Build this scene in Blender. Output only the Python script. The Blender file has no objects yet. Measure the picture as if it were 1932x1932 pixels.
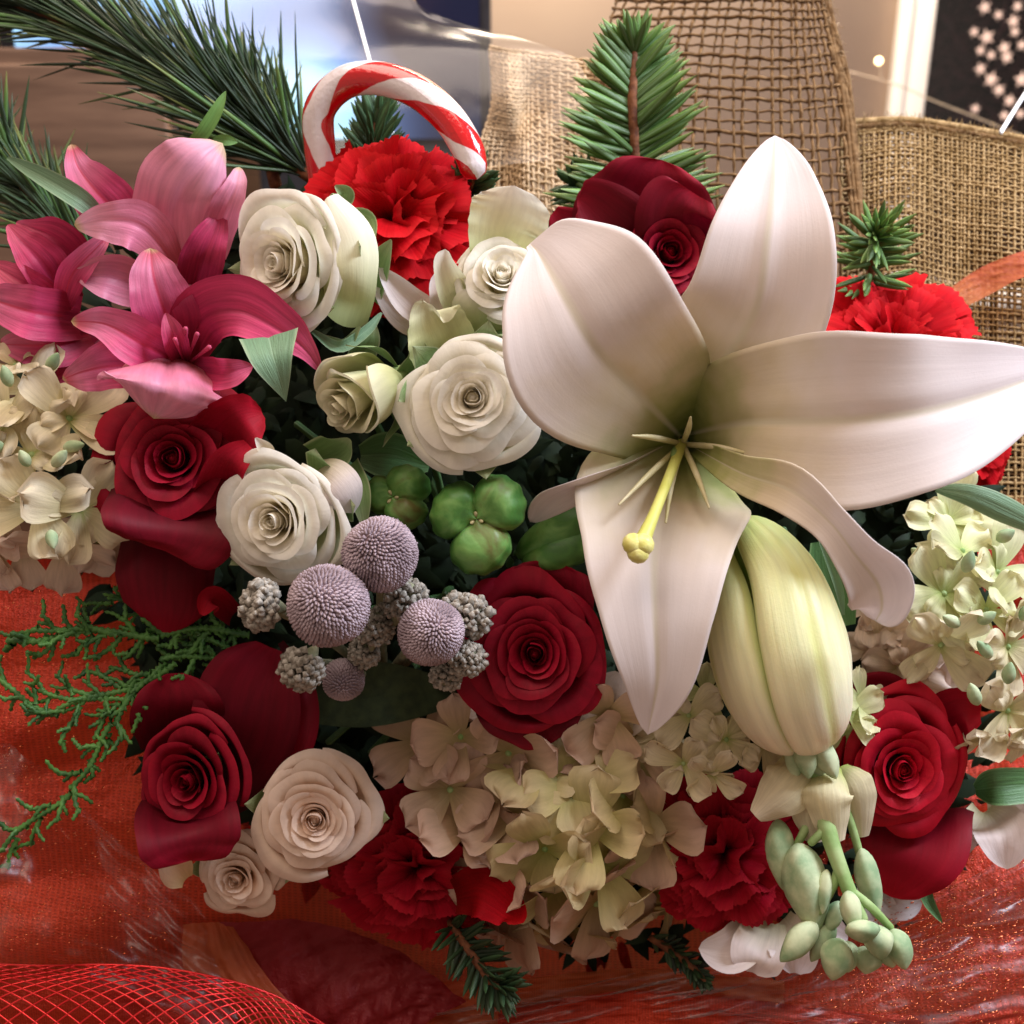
import bpy, math, random
import numpy as np
from mathutils import Vector, Matrix

rnd = random.Random(11)
npr = np.random.RandomState(5)
scene = bpy.context.scene
COL = scene.collection
pi = math.pi

# ------------------------------------------------------------------ camera
PITCH = math.radians(22)
DIST, HALF = 0.45, 0.20
RX = np.array([1.0, 0, 0])
UY = np.array([0, math.sin(PITCH), math.cos(PITCH)])
BZ = np.array([0, -math.cos(PITCH), math.sin(PITCH)])
ORG = np.array([0, 0, 0.30])
CAM = ORG + DIST * BZ
cam_d = bpy.data.cameras.new('camera')
cam = bpy.data.objects.new('camera', cam_d)
COL.objects.link(cam)
cam.matrix_world = Matrix(((RX[0], UY[0], BZ[0], CAM[0]), (RX[1], UY[1], BZ[1], CAM[1]),
                           (RX[2], UY[2], BZ[2], CAM[2]), (0, 0, 0, 1)))
cam_d.sensor_width = 36
cam_d.lens = 18 / (HALF / DIST)
cam_d.clip_start = 0.01
cam_d.clip_end = 60
cam_d.dof.use_dof = True
cam_d.dof.focus_distance = 0.435
cam_d.dof.aperture_fstop = cam_d.lens / 3.4
scene.camera = cam

# ------------------------------------------------------------------ light
world = bpy.data.worlds.new('World')
scene.world = world
world.use_nodes = True
bg = world.node_tree.nodes['Background']
bg.inputs[0].default_value = (1.0, 0.76, 0.62, 1)
bg.inputs[1].default_value = 0.26


def cdir(x, y, z):
    v = x * RX + y * UY + z * BZ
    return v / np.linalg.norm(v)


def area(name, pos, target, size, power, col, sy=None):
    l = bpy.data.lights.new(name, 'AREA')
    l.energy = power
    l.color = col
    l.size = size
    if sy:
        l.shape = 'RECTANGLE'
        l.size_y = sy
    o = bpy.data.objects.new(name, l)
    COL.objects.link(o)
    o.location = Vector(pos)
    o.rotation_euler = (Vector(target) - Vector(pos)).to_track_quat('-Z', 'Y').to_euler()
    return o


area('window_daylight', ORG + 1.05 * cdir(0.72, 0.70, 0.30), ORG, 0.34, 13.0, (0.80, 0.86, 1.0), 0.42)
area('ceiling_lamp', ORG + 1.3 * cdir(-0.22, 1.0, 0.42), ORG, 1.0, 11.5, (1.0, 0.82, 0.69))
area('wall_fill_light', np.array([0.15, 0.75, 1.15]), np.array([0.25, 1.3, 0.45]), 0.4, 18.0, (1.0, 0.83, 0.64))  # added lamp without a visible source, brightens only the back wall

scene.view_settings.view_transform = 'Standard'
scene.view_settings.look = 'None'
scene.view_settings.exposure = 0.60
scene.view_settings.gamma = 1.0
scene.cycles.max_bounces = 8
scene.cycles.transparent_max_bounces = 16
scene.cycles.caustics_reflective = False
scene.cycles.caustics_refractive = False


# ------------------------------------------------------------------ helpers
def P(px, py, z=0.0):
    k = (DIST - z) / DIST * HALF / 966.0
    return ORG + (px - 966) * k * RX + (966 - py) * k * UY + z * BZ


def pxs(z=0.0):
    return (DIST - z) / DIST * HALF / 966.0


def ray_wall(px, py, Y):
    d = P(px, py, 0) - CAM
    return CAM + d * ((Y - CAM[1]) / d[1])


def unit(v):
    return v / (np.linalg.norm(v, axis=-1, keepdims=True) + 1e-12)


def thing(name, label, cat, loc, group=None):
    o = bpy.data.objects.new(name, None)
    COL.objects.link(o)
    o.empty_display_size = 0.01
    o.location = Vector(loc)
    o['label'] = label
    o['category'] = cat
    if group:
        o['group'] = group
    return o


ROOTLOC = {}


def root_of(parent):
    p = parent
    while p.parent is not None:
        p = p.parent
    return p


def link_mesh(name, me, parent=None, mat=None, M=None, stuff=False):
    o = bpy.data.objects.new(name, me)
    COL.objects.link(o)
    if mat is not None and len(me.materials) == 0:
        me.materials.append(mat)
    if parent is not None:
        o.parent = parent
    if M is not None:
        if parent is not None:
            r = root_of(parent)
            M = Matrix.Translation(-r.location) @ M
        o.matrix_local = M
    if stuff:
        o['kind'] = 'stuff'
    return o


def mesh_from(name, V, F, uv=None, smooth=True):
    """V (n,3) world coordinates; F list/array of quads; uv (n,2) per vertex"""
    me = bpy.data.meshes.new(name)
    F = np.asarray(F)
    nf, k = F.shape
    me.vertices.add(len(V))
    me.vertices.foreach_set('co', np.asarray(V, dtype=np.float32).ravel())
    me.loops.add(nf * k)
    me.loops.foreach_set('vertex_index', F.astype(np.int32).ravel())
    me.polygons.add(nf)
    me.polygons.foreach_set('loop_start', np.arange(0, nf * k, k, dtype=np.int32))
    me.polygons.foreach_set('loop_total', np.full(nf, k, dtype=np.int32))
    me.update(calc_edges=True)
    if uv is not None:
        l = me.uv_layers.new(name='UVMap')
        l.data.foreach_set('uv', np.asarray(uv, dtype=np.float32)[F.ravel()].ravel())
    if smooth:
        me.polygons.foreach_set('use_smooth', np.ones(nf, dtype=bool))
    me.validate()
    return me


def grid_faces(nu, nv, wrap=False, off=0):
    i = np.arange(nu - 1)[:, None]
    j = np.arange(nv if wrap else nv - 1)[None, :]
    j2 = (j + 1) % nv
    a = i * nv + j
    b = i * nv + j2
    c = (i + 1) * nv + j2
    d = (i + 1) * nv + j
    return np.stack([a, b, c, d], -1).reshape(-1, 4) + off


def root_off(parent):
    if parent is None:
        return np.zeros(3)
    return np.array(root_of(parent).location)


def sheet(name, fn, nu, nv, parent, mat, ulim=(0, 1)):
    u = np.linspace(ulim[0], ulim[1], nu)
    v = np.linspace(-1, 1, nv)
    U, V = np.meshgrid(u, v, indexing='ij')
    X = fn(U, V).reshape(-1, 3) - root_off(parent)
    uv = np.stack([(V.ravel() + 1) / 2, U.ravel()], -1)
    me = mesh_from(name, X, grid_faces(nu, nv), uv)
    return link_mesh(name, me, parent, mat)


def cat_interp(A, s):
    """Catmull-Rom through rows of A at parameters s in 0..1"""
    A = np.asarray(A, float)
    n = len(A)
    if n == 2:
        return A[0] + (A[1] - A[0]) * s[:, None]
    t = s * (n - 1)
    i = np.clip(t.astype(int), 0, n - 2)
    f = (t - i)[:, None]
    E = np.vstack([2 * A[0] - A[1], A, 2 * A[-1] - A[-2]])
    p0, p1, p2, p3 = E[i], E[i + 1], E[i + 2], E[i + 3]
    return 0.5 * ((2 * p1) + (-p0 + p2) * f + (2 * p0 - 5 * p1 + 4 * p2 - p3) * f ** 2 + (-p0 + 3 * p1 - 3 * p2 + p3) * f ** 3)


def spine(name, pts, parent, mat, cup=0.3, nu=22, nv=13, power=1.6, ruf=0.0, rf=5.0, ridge=0.0, seed=None,
          thick=0.0, edge_dn=0.0, camn=True):
    """petal / leaf / ribbon along a centre line: rows (px, py, z, width left, width right, roll in degrees)"""
    pts = [tuple(p) + (0,) * (6 - len(p)) for p in pts]
    A = np.array(pts, float)
    s = np.linspace(0, 1, nu)
    C3 = cat_interp(np.array([P(p[0], p[1], p[2]) for p in pts]), s)
    k = np.array([pxs(p[2]) for p in pts])
    W = cat_interp(np.stack([(A[:, 3] * k) ** power, (A[:, 4] * k) ** power], -1), s)
    W = np.clip(W, 1e-12, None) ** (1 / power)
    roll = np.radians(cat_interp(A[:, 5:6], s)[:, 0])
    T = unit(np.gradient(C3, axis=0))
    N0 = unit(CAM - C3)
    S = unit(np.cross(T, N0))
    N = unit(np.cross(S, T))
    c, sn = np.cos(roll)[:, None], np.sin(roll)[:, None]
    S, N = S * c + N * sn, N * c - S * sn
    v = np.linspace(-1, 1, nv)
    q = rnd.random() * 6 if seed is None else seed
    w = np.where(v[None, :] < 0, W[:, :1], W[:, 1:])
    wm = W.mean(1)[:, None]
    d = cup * wm * (np.abs(v[None, :]) ** 2) - ridge * wm * np.exp(-(v[None, :] / 0.13) ** 2)
    d = d - edge_dn * wm * np.clip(np.abs(v[None, :]) - 0.7, 0, 1) ** 2 * 6
    if ruf:
        ph = s[:, None] * rf * 2 * pi + q + np.sign(v[None, :]) * 1.3
        d = d + ruf * wm * np.abs(v[None, :]) ** 2.5 * (np.sin(ph) + 0.5 * np.sin(2.3 * ph + q))
        w = w * (1 + 0.25 * ruf * np.abs(v[None, :]) * np.sin(1.7 * ph + 2))
    X = C3[:, None, :] + S[:, None, :] * (w * v[None, :])[..., None] + N[:, None, :] * d[..., None]
    X = X.reshape(-1, 3) - root_off(parent)
    U, V = np.meshgrid(s, v, indexing='ij')
    uv = np.stack([(V.ravel() + 1) / 2, U.ravel()], -1)
    me = mesh_from(name, X, grid_faces(nu, nv), uv)
    o = link_mesh(name, me, parent, mat)
    if thick:
        m = o.modifiers.new('thickness', 'SOLIDIFY')
        m.thickness = thick
        m.offset = 0
    return o


def tube_arrays(C3, r, ns=8):
    """tube with hemispherical-ish tapered ends along C3 (n,3), radii r (n,)"""
    T = unit(np.gradient(C3, axis=0))
    ref = np.array([0.13, 0.31, 0.94])
    S = unit(np.cross(T, ref))
    N = np.cross(T, S)
    a = np.linspace(0, 2 * pi, ns, endpoint=False)
    X = C3[:, None, :] + r[:, None, None] * (np.cos(a)[None, :, None] * S[:, None, :] + np.sin(a)[None, :, None] * N[:, None, :])
    U, V = np.meshgrid(np.linspace(0, 1, len(C3)), a / (2 * pi), indexing='ij')
    return X.reshape(-1, 3), grid_faces(len(C3), ns, True), np.stack([V.ravel(), U.ravel()], -1)


def tube(name, pts, radii, parent, mat, n=16, ns=10, closed=True, seam=False):
    """pts: world points; radii metres at the points"""
    s = np.linspace(0, 1, n)
    C3 = cat_interp(np.array(pts, float), s)
    r = cat_interp(np.array(radii, float)[:, None], s)[:, 0]
    if closed:
        T0 = unit(C3[0] - C3[1]); T1 = unit(C3[-1] - C3[-2])
        C3 = np.vstack([C3[0] + T0 * r[0] * .8, C3[0] + T0 * r[0] * .5, C3, C3[-1] + T1 * r[-1] * .5, C3[-1] + T1 * r[-1] * .8])
        r = np.concatenate([[r[0] * 0.02, r[0] * .75], r, [r[-1] * .75, r[-1] * 0.02]])
    V, F, uv = tube_arrays(C3, np.maximum(r, 1e-6), ns)
    if seam:
        n_ = len(C3)
        V = np.concatenate([V.reshape(n_, ns, 3), V.reshape(n_, ns, 3)[:, :1]], 1).reshape(-1, 3)
        uv = uv.reshape(n_, ns, 2)
        last = uv[:, :1].copy(); last[..., 0] = 1.0
        uv = np.concatenate([uv, last], 1).reshape(-1, 2)
        F = grid_faces(n_, ns + 1)
    me = mesh_from(name, V - root_off(parent), F, uv)
    return link_mesh(name, me, parent, mat)


def ellipsoid(name, A, B, r, parent, mat, n=14, ns=14, prof=None, groove=None):
    """body of revolution from world point A to B with widest radius r"""
    A, B = np.array(A), np.array(B)
    s = np.linspace(0, 1, n)
    ss = 0.5 - 0.5 * np.cos(pi * s)
    C3 = A + (B - A) * ss[:, None]
    R = r * (np.sin(pi * s) if prof is None else prof(ss))
    V, F, uv = tube_arrays(C3, np.maximum(R, 1e-7), ns)
    if groove is not None:
        V = V.reshape(n, ns, 3)
        a = np.linspace(0, 2 * pi, ns, endpoint=False)
        g = groove(ss[:, None], a[None, :])
        V = (C3[:, None, :] + (V - C3[:, None, :]) * g[..., None]).reshape(-1, 3)
    me = mesh_from(name, V - root_off(parent), F, uv)
    return link_mesh(name, me, parent, mat)


class Batch:
    def __init__(s):
        s.V, s.F, s.UV, s.n = [], [], [], 0

    def add(s, V, F, uv):
        s.V.append(V); s.F.append(F + s.n); s.UV.append(uv); s.n += len(V)

    def build(s, name, parent, mat, stuff=False, smooth=True):
        V = np.vstack(s.V)
        me = mesh_from(name, V - root_off(parent), np.vstack(s.F), np.vstack(s.UV), smooth)
        return link_mesh(name, me, parent, mat, stuff=stuff)


def frame(axis, roll=0.0):
    """3x3 columns e1,e2,axis"""
    a = unit(np.array(axis, float))
    ref = UY if abs(np.dot(a, UY)) < 0.95 else RX
    e1 = unit(np.cross(ref, a))
    e2 = np.cross(a, e1)
    c, s = math.cos(roll), math.sin(roll)
    return np.stack([e1 * c + e2 * s, e2 * c - e1 * s, a], 1)


# ------------------------------------------------------------------ materials
def nodes(name):
    m = bpy.data.materials.new(name)
    m.use_nodes = True
    nt = m.node_tree
    for n in list(nt.nodes):
        nt.nodes.remove(n)
    out = nt.nodes.new('ShaderNodeOutputMaterial')
    return m, nt, out


def nn(nt, t, **kw):
    n = nt.nodes.new(t)
    for k, v in kw.items():
        if k in n.inputs:
            n.inputs[k].default_value = v
        else:
            setattr(n, k, v)
    return n


def ramp(nt, stops, fac):
    r = nt.nodes.new('ShaderNodeValToRGB')
    e = r.color_ramp.elements
    while len(e) < len(stops):
        e.new(0.5)
    for i, (p, c) in enumerate(stops):
        e[i].position = p
        e[i].color = tuple(c) + (1,)
    nt.links.new(fac, r.inputs[0])
    return r


def petal(name, stops, vein=0.25, vs=26.0, transl=0.25, rough=0.55, bump=0.25, sheen=0.0, mid=None, midw=0.06,
          var=0.12, spec=0.3, coat=0.0, blotch=None, sss=0.0, edge=None):
    m, nt, out = nodes(name)
    L = nt.links.new
    uv = nn(nt, 'ShaderNodeUVMap')
    sep = nn(nt, 'ShaderNodeSeparateXYZ'); L(uv.outputs[0], sep.inputs[0])
    info = nn(nt, 'ShaderNodeObjectInfo')
    tc = nn(nt, 'ShaderNodeTexCoord')
    # wander the gradient with noise
    nz = nn(nt, 'ShaderNodeTexNoise', Scale=60.0, Detail=3.0); L(tc.outputs['Object'], nz.inputs['Vector'])
    w = nn(nt, 'ShaderNodeMath', operation='MULTIPLY_ADD'); w.inputs[1].default_value = 0.22
    L(nz.outputs[0], w.inputs[0])
    sb = nn(nt, 'ShaderNodeMath', operation='SUBTRACT'); L(sep.outputs[1], sb.inputs[0]); sb.inputs[1].default_value = 0.11
    L(sb.outputs[0], w.inputs[2])
    r = ramp(nt, stops, w.outputs[0])
    col = r.outputs[0]
    # veins: long noise along the petal
    mp = nn(nt, 'ShaderNodeMapping'); mp.inputs['Scale'].default_value = (vs, 2.2, 1)
    cmb = nn(nt, 'ShaderNodeVectorMath', operation='ADD')
    rv = nn(nt, 'ShaderNodeCombineXYZ'); L(info.outputs['Random'], rv.inputs[2])
    L(uv.outputs[0], mp.inputs[0]); L(mp.outputs[0], cmb.inputs[0])
    sc = nn(nt, 'ShaderNodeVectorMath', operation='SCALE'); sc.inputs['Scale'].default_value = 37.0
    L(rv.outputs[0], sc.inputs[0]); L(sc.outputs[0], cmb.inputs[1])
    vn = nn(nt, 'ShaderNodeTexNoise', Scale=1.0, Detail=4.0, Roughness=0.6); L(cmb.outputs[0], vn.inputs['Vector'])
    mr = nn(nt, 'ShaderNodeMapRange'); L(vn.outputs[0], mr.inputs[0])
    mr.inputs[1].default_value = 0.3; mr.inputs[2].default_value = 0.7
    mr.inputs[3].default_value = 1 - vein; mr.inputs[4].default_value = 1 + vein * 0.4
    mx = nn(nt, 'ShaderNodeMix', data_type='RGBA', blend_type='MULTIPLY'); mx.inputs[0].default_value = 1
    L(col, mx.inputs[6]); L(mr.outputs[0], mx.inputs[7]); col = mx.outputs[2]
    if mid:
        a = nn(nt, 'ShaderNodeMath', operation='SUBTRACT'); L(sep.outputs[0], a.inputs[0]); a.inputs[1].default_value = 0.5
        b = nn(nt, 'ShaderNodeMath', operation='ABSOLUTE'); L(a.outputs[0], b.inputs[0])
        g = nn(nt, 'ShaderNodeMapRange', interpolation_type='SMOOTHSTEP'); L(b.outputs[0], g.inputs[0])
        g.inputs[1].default_value = 0; g.inputs[2].default_value = midw; g.inputs[3].default_value = 0.75; g.inputs[4].default_value = 0
        m2 = nn(nt, 'ShaderNodeMix', data_type='RGBA'); L(g.outputs[0], m2.inputs[0]); L(col, m2.inputs[6])
        m2.inputs[7].default_value = tuple(mid) + (1,); col = m2.outputs[2]
    if edge:
        a = nn(nt, 'ShaderNodeMath', operation='SUBTRACT'); L(sep.outputs[0], a.inputs[0]); a.inputs[1].default_value = 0.5
        b = nn(nt, 'ShaderNodeMath', operation='ABSOLUTE'); L(a.outputs[0], b.inputs[0])
        g = nn(nt, 'ShaderNodeMapRange', interpolation_type='SMOOTHSTEP'); L(b.outputs[0], g.inputs[0])
        g.inputs[1].default_value = 0.42; g.inputs[2].default_value = 0.5; g.inputs[3].default_value = 0.0; g.inputs[4].default_value = 0.8
        m2 = nn(nt, 'ShaderNodeMix', data_type='RGBA'); L(g.outputs[0], m2.inputs[0]); L(col, m2.inputs[6])
        m2.inputs[7].default_value = tuple(edge) + (1,); col = m2.outputs[2]
    if blotch:
        bn = nn(nt, 'ShaderNodeTexNoise', Scale=blotch[1], Detail=3.0); L(tc.outputs['Object'], bn.inputs['Vector'])
        g = nn(nt, 'ShaderNodeMapRange', interpolation_type='SMOOTHSTEP'); L(bn.outputs[0], g.inputs[0])
        g.inputs[1].default_value = 0.48; g.inputs[2].default_value = 0.68; g.inputs[3].default_value = 0.0; g.inputs[4].default_value = 0.8
        m2 = nn(nt, 'ShaderNodeMix', data_type='RGBA'); L(g.outputs[0], m2.inputs[0]); L(col, m2.inputs[6])
        m2.inputs[7].default_value = tuple(blotch[0]) + (1,); col = m2.outputs[2]
    hs = nn(nt, 'ShaderNodeHueSaturation'); L(col, hs.inputs['Color'])
    vr = nn(nt, 'ShaderNodeMapRange'); L(info.outputs['Random'], vr.inputs[0])
    vr.inputs[3].default_value = 1 - var; vr.inputs[4].default_value = 1 + var * 0.5
    L(vr.outputs[0], hs.inputs['Value'])
    col = hs.outputs[0]
    bs = nn(nt, 'ShaderNodeBsdfPrincipled', Roughness=rough)
    bs.inputs['Specular IOR Level'].default_value = spec
    L(col, bs.inputs['Base Color'])
    if sheen:
        bs.inputs['Sheen Weight'].default_value = sheen
        bs.inputs['Sheen Roughness'].default_value = 0.4
        L(col, bs.inputs['Sheen Tint'])
    if coat:
        bs.inputs['Coat Weight'].default_value = coat
        bs.inputs['Coat Roughness'].default_value = 0.3
    if sss:
        bs.inputs['Subsurface Weight'].default_value = sss
        bs.inputs['Subsurface Scale'].default_value = 0.004
        bs.inputs['Subsurface Radius'].default_value = (1.0, 0.6, 0.4)
    n2 = nn(nt, 'ShaderNodeTexNoise', Scale=900.0, Detail=2.0); L(tc.outputs['Object'], n2.inputs['Vector'])
    ad = nn(nt, 'ShaderNodeMath', operation='MULTIPLY_ADD'); L(n2.outputs[0], ad.inputs[0]); ad.inputs[1].default_value = 0.25
    L(vn.outputs[0], ad.inputs[2])
    bp = nn(nt, 'ShaderNodeBump', Strength=bump, Distance=0.0006); L(ad.outputs[0], bp.inputs['Height'])
    L(bp.outputs[0], bs.inputs['Normal'])
    if transl:
        tr = nn(nt, 'ShaderNodeBsdfTranslucent'); L(col, tr.inputs[0]); L(bp.outputs[0], tr.inputs[1])
        ms = nn(nt, 'ShaderNodeMixShader'); ms.inputs[0].default_value = transl
        L(bs.outputs[0], ms.inputs[1]); L(tr.outputs[0], ms.inputs[2]); L(ms.outputs[0], out.inputs[0])
    else:
        L(bs.outputs[0], out.inputs[0])
    return m


def plain(name, c1, c2=None, scale=80.0, rough=0.6, spec=0.4, bump=0.3, bdist=0.001, metal=0.0, detail=4.0, emit=None, stretch=None, bscale=None):
    m, nt, out = nodes(name)
    L = nt.links.new
    tc = nn(nt, 'ShaderNodeTexCoord')
    vec = tc.outputs['Object']
    if stretch:
        mp = nn(nt, 'ShaderNodeMapping'); mp.inputs['Scale'].default_value = stretch
        L(vec, mp.inputs[0]); vec = mp.outputs[0]
    nz = nn(nt, 'ShaderNodeTexNoise', Scale=scale, Detail=detail); L(vec, nz.inputs['Vector'])
    r = ramp(nt, [(0.35, c1), (0.65, c2 or c1)], nz.outputs[0])
    bs = nn(nt, 'ShaderNodeBsdfPrincipled', Roughness=rough, Metallic=metal)
    bs.inputs['Specular IOR Level'].default_value = spec
    L(r.outputs[0], bs.inputs['Base Color'])
    if emit:
        bs.inputs['Emission Color'].default_value = tuple(emit[0]) + (1,)
        bs.inputs['Emission Strength'].default_value = emit[1]
    h = nz
    if bscale:
        h = nn(nt, 'ShaderNodeTexNoise', Scale=bscale, Detail=3.0); L(vec, h.inputs['Vector'])
    bp = nn(nt, 'ShaderNodeBump', Strength=bump, Distance=bdist); L(h.outputs[0], bp.inputs['Height'])
    L(bp.outputs[0], bs.inputs['Normal'])
    L(bs.outputs[0], out.inputs[0])
    return m


M = {}
M['lily'] = petal('lily_petal', [(0.0, (0.20, 0.25, 0.05)), (0.10, (0.44, 0.44, 0.17)), (0.24, (0.70, 0.60, 0.43)), (0.45, (0.82, 0.74, 0.70)), (1.0, (0.86, 0.80, 0.81))],
                  vein=0.03, vs=17, transl=0.36, rough=0.58, bump=0.20, mid=(0.72, 0.66, 0.52), midw=0.05, var=0.03, spec=0.35)  # green throat colour, darkened further to paint its shade
M['white_rose'] = petal('cream_rose_petal', [(0.0, (0.76, 0.66, 0.32)), (0.45, (0.88, 0.77, 0.48)), (0.8, (0.90, 0.85, 0.69)), (1.0, (0.92, 0.89, 0.81))],
                        vein=0.09, vs=12, transl=0.36, rough=0.6, bump=0.3, var=0.07)
M['white_rose_pale'] = petal('pale_rose_petal', [(0.0, (0.56, 0.64, 0.28)), (0.5, (0.80, 0.80, 0.54)), (0.85, (0.90, 0.87, 0.76)), (1.0, (0.92, 0.89, 0.82))],
                             vein=0.09, vs=12, transl=0.34, rough=0.6, bump=0.3, var=0.07)
M['pink_rose'] = petal('blush_rose_petal', [(0.0, (0.76, 0.56, 0.28)), (0.45, (0.86, 0.62, 0.40)), (1.0, (0.88, 0.72, 0.61))],
                       vein=0.09, vs=12, transl=0.34, rough=0.6, bump=0.3, var=0.07)
M['green_rose'] = petal('greenish_rose_petal', [(0.0, (0.36, 0.44, 0.14)), (0.5, (0.62, 0.62, 0.32)), (1.0, (0.78, 0.74, 0.55))],
                        vein=0.12, vs=12, transl=0.24, rough=0.5, bump=0.25, var=0.07)
M['red_rose'] = petal('red_rose_petal', [(0.0, (0.06, 0.0, 0.004)), (0.5, (0.17, 0.001, 0.012)), (0.92, (0.28, 0.002, 0.019)), (1.0, (0.34, 0.004, 0.022))],
                      vein=0.22, vs=16, transl=0.16, rough=0.62, bump=0.25, sheen=0.25, var=0.18, spec=0.2)
M['bright_rose'] = petal('scarlet_rose_petal', [(0.0, (0.12, 0.0, 0.006)), (0.5, (0.32, 0.001, 0.016)), (1.0, (0.50, 0.005, 0.022))],
                         vein=0.18, vs=16, transl=0.18, rough=0.6, bump=0.25, sheen=0.2, var=0.14, spec=0.2)
M['carn'] = petal('red_carnation_petal', [(0.0, (0.14, 0.0, 0.0)), (0.55, (0.34, 0.0, 0.005)), (0.9, (0.54, 0.002, 0.008)), (1.0, (0.66, 0.015, 0.02))],
                  vein=0.2, vs=22, transl=0.26, rough=0.75, bump=0.4, var=0.15, spec=0.1)  # dark petal bases paint the shade deep inside the bloom
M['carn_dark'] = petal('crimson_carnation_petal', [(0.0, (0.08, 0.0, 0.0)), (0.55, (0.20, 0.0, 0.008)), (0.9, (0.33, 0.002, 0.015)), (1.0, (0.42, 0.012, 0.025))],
                       vein=0.2, vs=22, transl=0.22, rough=0.75, bump=0.4, var=0.15, spec=0.1)  # same painted depth shade at the petal bases
M['pink'] = petal('pink_alstroemeria_petal', [(0.0, (0.42, 0.02, 0.06)), (0.4, (0.68, 0.07, 0.20)), (0.78, (0.78, 0.22, 0.38)), (0.94, (0.70, 0.12, 0.20)), (1.0, (0.62, 0.44, 0.22))],
                  vein=0.32, vs=13, transl=0.28, rough=0.5, bump=0.4, var=0.14, mid=(0.62, 0.04, 0.10), midw=0.05, spec=0.35)
M['pink_light'] = petal('light_pink_alstroemeria_petal', [(0.0, (0.62, 0.16, 0.18)), (0.4, (0.78, 0.24, 0.38)), (0.9, (0.84, 0.42, 0.56)), (1.0, (0.6, 0.5, 0.25))],
                        vein=0.22, vs=13, transl=0.28, rough=0.45, bump=0.4, var=0.1, spec=0.35)
M['pink_deep'] = petal('deep_pink_alstroemeria_petal', [(0.0, (0.30, 0.01, 0.04)), (0.5, (0.62, 0.05, 0.15)), (1.0, (0.74, 0.13, 0.24))],
                       vein=0.35, vs=16, transl=0.25, rough=0.5, bump=0.4, var=0.15, spec=0.3)
M['stock'] = petal('cream_stock_petal', [(0.0, (0.42, 0.50, 0.12)), (0.25, (0.72, 0.66, 0.38)), (1.0, (0.80, 0.70, 0.52))],
                   vein=0.15, vs=14, transl=0.3, rough=0.6, bump=0.4, var=0.12)
M['stock_pale'] = petal('pale_stock_petal', [(0.0, (0.40, 0.50, 0.12)), (0.25, (0.66, 0.72, 0.34)), (1.0, (0.86, 0.82, 0.56))],
                        vein=0.15, vs=14, transl=0.3, rough=0.6, bump=0.4, var=0.12)
M['stock_blush'] = petal('blush_stock_petal', [(0.0, (0.50, 0.45, 0.2)), (0.4, (0.80, 0.62, 0.46)), (1.0, (0.82, 0.66, 0.58))],
                         vein=0.15, vs=14, transl=0.3, rough=0.6, bump=0.4, var=0.12)
M['hyd'] = petal('cream_hydrangea_petal', [(0.0, (0.34, 0.38, 0.08)), (0.45, (0.56, 0.50, 0.21)), (0.9, (0.68, 0.56, 0.32)), (1.0, (0.72, 0.58, 0.38))],
                 vein=0.14, vs=9, transl=0.32, rough=0.55, bump=0.35, var=0.15)  # petal colours lowered to paint the shade on the bottom blooms
M['hyd_pink'] = petal('blush_hydrangea_petal', [(0.0, (0.38, 0.31, 0.11)), (0.45, (0.57, 0.40, 0.25)), (1.0, (0.68, 0.47, 0.37))],
                      vein=0.14, vs=9, transl=0.32, rough=0.55, bump=0.35, var=0.15)  # blush tones lowered too, as painted shade
M['white'] = petal('white_freesia_petal', [(0.0, (0.62, 0.56, 0.34)), (0.5, (0.80, 0.70, 0.66)), (1.0, (0.84, 0.78, 0.80))],
                   vein=0.1, vs=14, transl=0.3, rough=0.5, bump=0.3, var=0.06)
M['leaf'] = petal('green_leaf', [(0.0, (0.05, 0.13, 0.035)), (1.0, (0.12, 0.28, 0.10))], vein=0.3, vs=20, transl=0.15, rough=0.45,
                  bump=0.6, mid=(0.12, 0.24, 0.1), midw=0.03, spec=0.5, edge=(0.2, 0.34, 0.14))
M['leaf_grey'] = petal('grey_green_leaf', [(0.0, (0.13, 0.24, 0.13)), (1.0, (0.22, 0.36, 0.22))], vein=0.2, vs=20, transl=0.12, rough=0.5,
                       bump=0.6, mid=(0.25, 0.40, 0.25), midw=0.03, spec=0.4, edge=(0.32, 0.42, 0.26))
M['leaf_bright'] = petal('bright_green_leaf', [(0.0, (0.10, 0.24, 0.05)), (1.0, (0.20, 0.40, 0.10))], vein=0.2, vs=20, transl=0.2, rough=0.45,
                         bump=0.6, spec=0.5)
M['sepal'] = petal('rose_sepal', [(0.0, (0.13, 0.24, 0.07)), (0.7, (0.24, 0.36, 0.15)), (1.0, (0.40, 0.46, 0.26))], vein=0.2, vs=12, transl=0.15,
                   rough=0.6, bump=0.5, edge=(0.5, 0.55, 0.35))
M['dark_leaf'] = plain('gap_shade_leaf', (0.004, 0.011, 0.004), (0.012, 0.026, 0.009), rough=0.7, spec=0.2)  # near black colour paints the shade in gaps between flowers
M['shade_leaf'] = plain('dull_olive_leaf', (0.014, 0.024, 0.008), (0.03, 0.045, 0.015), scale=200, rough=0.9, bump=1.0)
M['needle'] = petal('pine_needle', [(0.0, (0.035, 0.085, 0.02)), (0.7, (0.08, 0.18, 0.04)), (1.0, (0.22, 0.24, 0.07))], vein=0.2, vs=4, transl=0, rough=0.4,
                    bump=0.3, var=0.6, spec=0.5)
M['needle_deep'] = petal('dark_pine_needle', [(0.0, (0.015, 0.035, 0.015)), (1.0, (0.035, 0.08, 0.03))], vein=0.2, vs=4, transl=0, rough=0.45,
                         bump=0.3, var=0.6, spec=0.4)
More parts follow.
